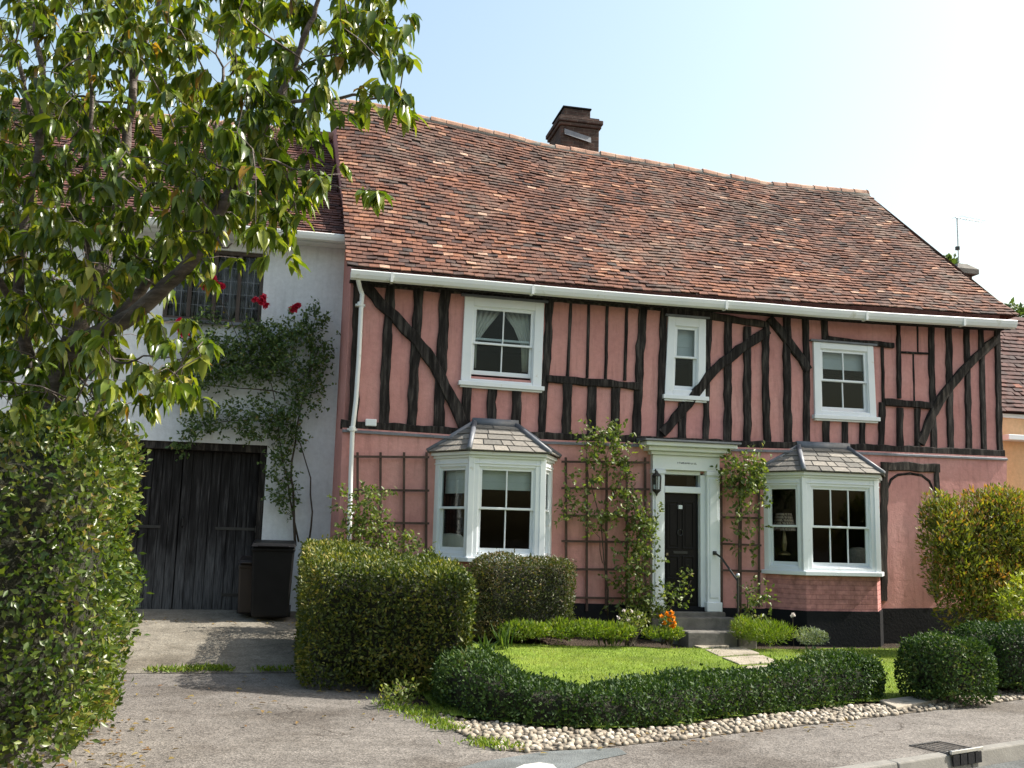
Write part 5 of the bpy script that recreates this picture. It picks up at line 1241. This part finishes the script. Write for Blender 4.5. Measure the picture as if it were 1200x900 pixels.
climber('climbing_rose', 'tall pale leaved climbing rose on the trellis left of the front door', 'rose',
    [([(742, 725), (745, 680), (748, 640), (744, 600), (738, 575)], .013), ([(712, 722), (708, 660), (704, 610), (690, 560), (688, 520)], .012), ([(706, 660), (703, 630), (690, 612), (672, 600)], .007), ([(704, 620), (712, 590), (728, 560), (738, 545)], .007), ([(700, 560), (712, 530), (718, 510)], .006), ([(745, 700), (756, 640), (765, 600)], .008)],
    [(692, 515, 16, 16, 60), (718, 512, 18, 18, 80), (722, 535, 18, 18, 80), (698, 540, 18, 16, 70), (688, 562, 16, 14, 55), (668, 575, 10, 18, 25), (665, 600, 12, 14, 45), (680, 596, 12, 10, 25), (692, 607, 14, 12, 40), (708, 612, 12, 12, 25), (733, 560, 12, 14, 40), (722, 580, 12, 14, 40), (714, 598, 10, 12, 30), (742, 585, 12, 14, 45), (746, 605, 16, 16, 70), (748, 625, 18, 18, 90), (758, 618, 12, 18, 60), (756, 650, 10, 20, 50), (742, 645, 14, 14, 50), (738, 670, 18, 18, 70), (728, 685, 16, 16, 60), (748, 690, 18, 18, 80), (735, 705, 18, 14, 70), (755, 712, 14, 14, 60), (726, 655, 10, 14, 22), (768, 598, 6, 10, 12)],
    yr, .075, .042, 'rose_pale', .15, per=1.25)
climber('climbing_rose', 'pale climbing rose bunched at the top right of the front door', 'rose',
    [([(868, 722), (866, 670), (866, 620), (866, 580), (870, 545)], .018), ([(866, 580), (852, 560), (849, 545)], .008), ([(866, 585), (882, 560), (890, 540)], .008)],
    [(850, 545, 10, 14, 45), (868, 552, 20, 16, 95), (886, 545, 12, 14, 50), (872, 572, 18, 16, 90), (858, 570, 12, 14, 45), (882, 562, 12, 14, 50), (866, 588, 10, 12, 30), (858, 610, 14, 16, 25), (875, 615, 14, 16, 25), (868, 640, 16, 14, 30), (885, 590, 8, 14, 12)],
    yr, .08, .046, 'rose_pale', .15, per=1.2)
climber('low_rose', 'low pale leaved rose bush growing by the iron hand rail', 'rose', [([(872, 735), (876, 700), (884, 690)], .01), ([(872, 735), (890, 705), (896, 700)], .008)],
    [(886, 690, 14, 12, 40), (878, 700, 14, 12, 40), (890, 706, 14, 8, 30), (870, 712, 10, 10, 25), (874, 728, 12, 8, 40), (888, 728, 10, 8, 25)], LWY-.55, .07, .04, 'rose_pale', .12)
climber('low_rose', 'pale rose shoots reaching across the foot of the black door', 'rose', [([(772, 735), (790, 705), (806, 690), (810, 680)], .008), ([(772, 735), (782, 700)], .006)],
    [(808, 682, 7, 8, 22), (800, 692, 9, 8, 26), (790, 702, 10, 10, 30), (782, 690, 10, 12, 28), (776, 708, 10, 12, 40), (795, 710, 8, 6, 14), (768, 720, 12, 12, 45)], LWY-.5, .065, .036, 'rose_pale', .1)
climber('rose_bush', 'pale leaved bush in front of the white downpipe', 'shrub', [([(428, 690), (425, 640), (430, 590)], .012), ([(428, 690), (410, 640), (402, 595)], .009), ([(440, 690), (455, 640), (460, 610)], .009), ([(455, 690), (480, 640)], .007)],
    [(432, 585, 16, 16, 70), (425, 605, 22, 18, 130), (440, 620, 24, 18, 150), (412, 620, 18, 18, 100), (403, 590, 10, 18, 35), (430, 640, 30, 16, 180), (455, 640, 18, 14, 70), (478, 632, 12, 14, 40), (490, 642, 12, 10, 40), (410, 645, 18, 10, 60), (446, 582, 8, 10, 18), (470, 650, 22, 10, 60)], LWY-.6, .07, .036, 'rose_pale', .2)
# weeds at the drive joint and the verge
def tuft(name, label, pts, n, L, W, m, sp):
    c = G(*pts[0]); o = thing(name, label, 'weeds', tuple(c), 0); A = []
    for p in pts:
        g = G(*p)
        for _ in range(n): a, b = rng.normal(0, sp, 2); A.append((g.x+a, g.y+b*.6, gz(g.x+a, g.y+b*.6)+.012))
    A = np.array(A); k = len(A); D = unit(np.stack([rng.normal(0, .6, k), rng.normal(0, .6, k), np.ones(k)], 1))
    V, F, T = leaves(A, D, rdir(k), L*rng.uniform(.5, 1.2, k), W, rng.beta(2, 2, k), .15, .3, True); npmesh('foliage', V, F, T, M[m], o)
tuft('weed_strip', 'line of green weeds in the joint across the driveway', [(182, 788), (196, 788), (208, 787.5), (218, 787), (228, 786.5), (238, 786), (246, 785), (254, 785), (262, 787), (310, 787), (330, 787)], 46, .07, .018, 'grass', .07)
tuft('verge_weeds', 'mossy weeds between the driveway and the end of the box hedge', [(452, 826), (465, 832), (480, 836), (492, 840), (505, 846), (515, 850), (498, 832), (512, 838), (525, 856), (470, 822), (562, 872), (575, 876), (590, 878)], 80, .055, .014, 'grass', .09)
blobs('verge_plant', 'small leafy plant at the driveway end of the box hedge', 'plant', [e_(462, 812, 9.55, .16, .13, .10), e_(476, 810, 9.6, .1, .1, .11)], 170, .05, .03, 'rose_pale', base=up(G(465, 820), 0), stems=10)
for nm, lb, px, py, d, r in (('distant_tree', 'far tree top left of the aerial mast', 1109, 316, 48, .7), ('distant_tree', 'far leafy tree top above the roof corner at right', 1184, 374, 46, .8)):
    c = atd(px, py, d); o, P = blobs(nm, lb, 'tree', [(c, (r, r, r*.9)), (c-Vector((.5, 0, 1.2)), (r*1.6, r*1.4, r))], 900, .32, .2, 'farleaf', base=Vector((c.x, c.y, 0)), stems=12)

# ------------------------------------------------------------------ cherry tree: limbs, then twigs grown to leaf clusters
tree = thing('cherry_tree', 'cherry tree with drooping green leaves rising over the tall hedge', 'tree', tuple(up(atd(44, 640, 8.6), 0)), 0)
def smooth(pts, k=5):
    P = [atd(a, b, d) for a, b, d in pts]; out = []
    for i in range(len(P)-1):
        p0, p1, p2, p3 = P[max(i-1, 0)], P[i], P[i+1], P[min(i+2, len(P)-1)]
        for j in range(k):
            t = j/k; out.append(.5*((2*p1)+(p2-p0)*t+(2*p0-5*p1+4*p2-p3)*t*t+(3*p1-p0-3*p2+p3)*t**3))
    return out+[P[-1]]
nodes = []
def limb(name, pts, r0, r1):
    q = smooth(pts); n = len(q); rs = [r0+(r1-r0)*(i/(n-1))**.8 for i in range(n)]
    mb = MB(); mb.tube([p+Vector((random.gauss(0, .006), random.gauss(0, .006), 0)) for p in q], rs, 12); mb.build(name, M['bark'], tree, True)
    for p, r in zip(q, rs): nodes.append((p, r))
gb = atd(44, 640, 8.6)
base = (44, 900-0, 8.6)
t0 = atd(46, 640, 8.6)
q = [(44, 835, 8.6), (46, 700, 8.6), (50, 600, 8.6), (56, 530, 8.55), (66, 470, 8.5), (78, 430, 8.4), (90, 400, 8.3)]
limb('trunk', q, .17, .12)
limb('branch', [(86, 405, 8.32), (122, 388, 8.0), (160, 366, 7.8), (195, 335, 7.6), (228, 302, 7.4), (246, 265, 7.3), (270, 225, 7.2), (291, 180, 7.1), (320, 130, 7.0), (336, 95, 7.0), (352, 55, 6.9), (370, 10, 6.8), (382, -40, 6.7)], .085, .012)
limb('branch', [(84, 415, 8.4), (110, 392, 8.2), (139, 373, 8.1), (162, 345, 8.1), (182, 318, 8.0), (205, 285, 8.0), (226, 240, 8.1), (242, 190, 8.2), (255, 140, 8.3), (262, 80, 8.3)], .068, .012)
limb('branch', [(74, 445, 8.45), (92, 390, 8.6), (106, 350, 8.6), (124, 300, 8.7), (135, 245, 8.7), (144, 190, 8.8), (151, 140, 8.8), (156, 92, 8.8), (150, 50, 8.85), (147, 0, 8.9), (150, -60, 9)], .085, .02)
limb('branch', [(156, 95, 8.8), (163, 70, 8.75), (173, 40, 8.7), (186, 8, 8.7), (195, -40, 8.6)], .036, .014)
limb('branch', [(58, 520, 8.55), (40, 450, 8.5), (26, 380, 8.4), (22, 320, 8.3), (32, 250, 8.2), (44, 180, 8.2), (52, 110, 8.2), (40, 30, 8.2), (30, -40, 8.2)], .07, .016)
limb('branch', [(110, 330, 8.6), (96, 260, 8.4), (100, 190, 8.3), (108, 120, 8.2), (104, 60, 8.1), (110, 0, 8.1)], .035, .01)
limb('branch', [(46, 170, 8.2), (30, 110, 8.1), (20, 72, 8.0), (-10, 62, 7.9), (-50, 40, 7.8)], .03, .01)
limb('branch', [(26, 380, 8.4), (0, 330, 8.1), (-40, 280, 7.9), (-80, 200, 7.8)], .04, .01)
limb('branch', [(318, 133, 7.0), (345, 119, 6.95), (390, 116, 6.9), (417, 111, 6.85), (425, 116, 6.8), (455, 114, 6.75), (472, 113, 6.7)], .017, .006)
limb('branch', [(340, 86, 6.95), (356, 76, 6.9), (375, 68, 6.85), (400, 62, 6.8), (420, 52, 6.8)], .014, .005)
limb('branch', [(246, 262, 7.3), (262, 290, 7.1), (272, 285, 7.0)], .012, .005)
limb('branch', [(300, 165, 7.1), (321, 206, 7.0), (337, 221, 6.95), (346, 238, 6.9)], .012, .004)
limb('branch', [(337, 205, 7.0), (358, 210, 6.95), (388, 216, 6.9), (400, 221, 6.85)], .009, .004)
limb('branch', [(120, 390, 8.0), (132, 420, 7.7), (150, 425, 7.5), (170, 417, 7.4), (190, 420, 7.3)], .013, .005)
limb('branch', [(90, 440, 8.2), (105, 455, 7.6), (118, 480, 7.2)], .014, .005)
dens = ["7789999861587675673", "6689988863685554784", "6368988875543433687", "5248975786336741364", "7679852599678761128", "99999424999998633032", "9999963599999851", "999986369999863", "99998668999766413", "999987699998667204", "9999989999757600", "99999999976563", "99989998421232", "999898774100", "999877631", "998776564", "9988872561", "8889972672", "8789862551", "7788753441", "557753"]
cl = []
for r, row in enumerate(dens):
    for c, ch_ in enumerate(row):
        k = int(ch_)*.52
        for _ in range(int(k)+(rng.random() < k % 1)):
            px, py = 25*c+rng.uniform(0, 25), 25*r+rng.uniform(0, 25); d = 8.45-1.55*min(1, max(0, (px-120)/260)); d -= .9*max(0, (py-380)/120)*(px > 60)
            cl.append(atd(px, py-15, d+rng.normal(0, .75 if px < 300 else .35)))
for _ in range(330):                    # the part of the crown outside the frame
    px, py = (rng.uniform(-170, 0), rng.uniform(-120, 480)) if rng.random() < .65 else (rng.uniform(0, 400), rng.uniform(-140, 0)); cl.append(atd(px, py, 8.4+rng.normal(0, .9)-(1.3 if px > 250 else 0)))
NP = np.array([[*p] for p, r in nodes]); cost = np.zeros(len(NP)); par = [-1]*len(NP); CP = np.array([[*p] for p in cl])
order = np.argsort(np.min(np.linalg.norm(CP[:, None]-NP[None], axis=2), axis=1)); allp = list(NP); cst = list(cost); edges = []
for i in order:
    A = np.array(allp); dd = np.linalg.norm(A-CP[i], axis=1)+.25*np.array(cst); j = int(np.argmin(dd)); ln = np.linalg.norm(A[j]-CP[i])
    st = A[j]; mid = (st+CP[i])/2+rng.normal(0, .05*min(1, ln), 3)+np.array([0, 0, .10*ln]); allp += [mid, CP[i]]; cst += [cst[j]+ln*.5, cst[j]+ln]; edges.append((j, len(allp)-2, len(allp)-1))
child = {}
load = np.zeros(len(allp))
for j, m_, k in reversed(edges): load[k] += 1; load[m_] = load[k]; load[j] += load[k]
mb = MB()
for j, m_, k in edges:
    r = .0028*math.sqrt(load[k]); r = min(r, .02); mb.tube([allp[j], allp[m_], allp[k]], [r*1.25, r*1.05, r*.8], 5, cap=False)
mb.build('twig', M['bark'], tree, True)
Lp = []; Ld = []
for p in cl:
    k = rng.integers(7, 13); ax = rng.uniform(0, 6.28)
    hd = np.array([math.cos(ax), math.sin(ax), .1])*rng.uniform(.05, .16)
    for i in range(k):
        a = ax+rng.normal(0, 1.5); Lp.append(np.array([*p])+hd*i/k+rng.normal(0, .012, 3)); Ld.append([math.cos(a)*.75, math.sin(a)*.75, -rng.uniform(.15, 1.5)])
Lp, Ld = np.array(Lp), np.array(Ld); n = len(Lp); print('cherry leaves', n)
Nn = unit(np.stack([Ld[:, 0]*.8, Ld[:, 1]*.8, np.ones(n)*.6], 1)+rdir(n)*.45)
gl = n3(Lp, 1.6, 3)
V, F, T = leaves(Lp, Ld, Nn, rng.uniform(.10, .195, n), rng.uniform(.045, .074, n), np.clip(rng.beta(2, 2.4, n)+.06+.16*gl+(rng.random(n) < .012)*.4, 0, 1), .22, .28, True)
npmesh('foliage', V, F, T, M['cherry'], tree)
# a lamp and cushions seen through the bay panes
b = BAYS[1]; lc = H @ Vector((b['xfl']+.05, LWY+.25, 0)); zl = hp(930, 612, LWY+.2).z
lamp = thing('table_lamp', 'lattice patterned lampshade standing inside the right bay window', 'lamp', (lc.x, lc.y, zl-.55), 0)
mb = MB(); mb.lathe((lc.x, lc.y, zl), [(.20, -.15), (.13, .15)], 20); sh = mb.build('lamp_shade', brickmat('lattice_shade', (.55, .42, .34), (.6, .46, .38), (.12, .06, .05), 1, .05, .05), lamp)
mb = MB(); mb.lathe((lc.x, lc.y, zl), [(.1, -.55), (.1, -.52), (.03, -.48), (.05, -.36), (.03, -.2), (.02, -.15)], 14); mb.build('lamp_base', M['brass'], lamp)
for i, (bb, px, py, nm, lb, mm) in enumerate(((0, 527, 640, 'cushion', 'pale cushion on the seat inside the left bay window', 'curtain'), (1, 1008, 655, 'cushion', 'grey cushion leaning inside the right bay window', 'slate'))):
    p = hp(px, py, LWY+.05); c = H @ Vector((p.x, LWY+.05, p.z)); o = thing(nm, lb, 'cushion', tuple(c), THETA)
    q = IV.copy(); q = np.sign(q)*np.abs(q)**.6*np.array([.24, .09, .2]); q[:, 1] *= 1-.5*(np.abs(q[:, 0])/.24)**3; V = q @ np.array([[math.cos(THETA), math.sin(THETA), 0], [-math.sin(THETA), math.cos(THETA), 0], [0, 0, 1]])+np.array([*c]); npmesh('cover', V, IF, np.full(len(IF), .5), M[mm], o)

# fallen leaves along the hedge feet, the drive and the cobbles
A = []
for (p, q, k, sp) in ((fr_, br_, 90, .22), (b0, b1, 60, .18), (G(560, 885), G(1000, 850), 50, .12), (G(200, 800), G(420, 850), 40, .5), (lw(-3, .1), lw(-.3, .1), 40, .15)):
    for _ in range(k):
        c = p.lerp(q, random.random()); x, y = c.x+random.gauss(0, sp), c.y+random.gauss(0, sp); A.append((x, y, gz(x, y)+.016))
A = np.array(A); k = len(A); D = unit(np.stack([rng.normal(size=k), rng.normal(size=k), rng.uniform(0, .3, k)], 1)); N = unit(rdir(k)*.35+np.array([0, 0, 1]))
V, F, T = leaves(A, D, N, rng.uniform(.03, .08, k), rng.uniform(.02, .035, k), rng.uniform(.55, 1, k), .25, .15, True)
tag(npmesh('leaf_litter', V, F, T, leafmat('fallen_leaf', [(0, (.1, .12, .02)), (.6, (.2, .15, .04)), (1, (.14, .07, .03))], .6, .15), None), kind='stuff')
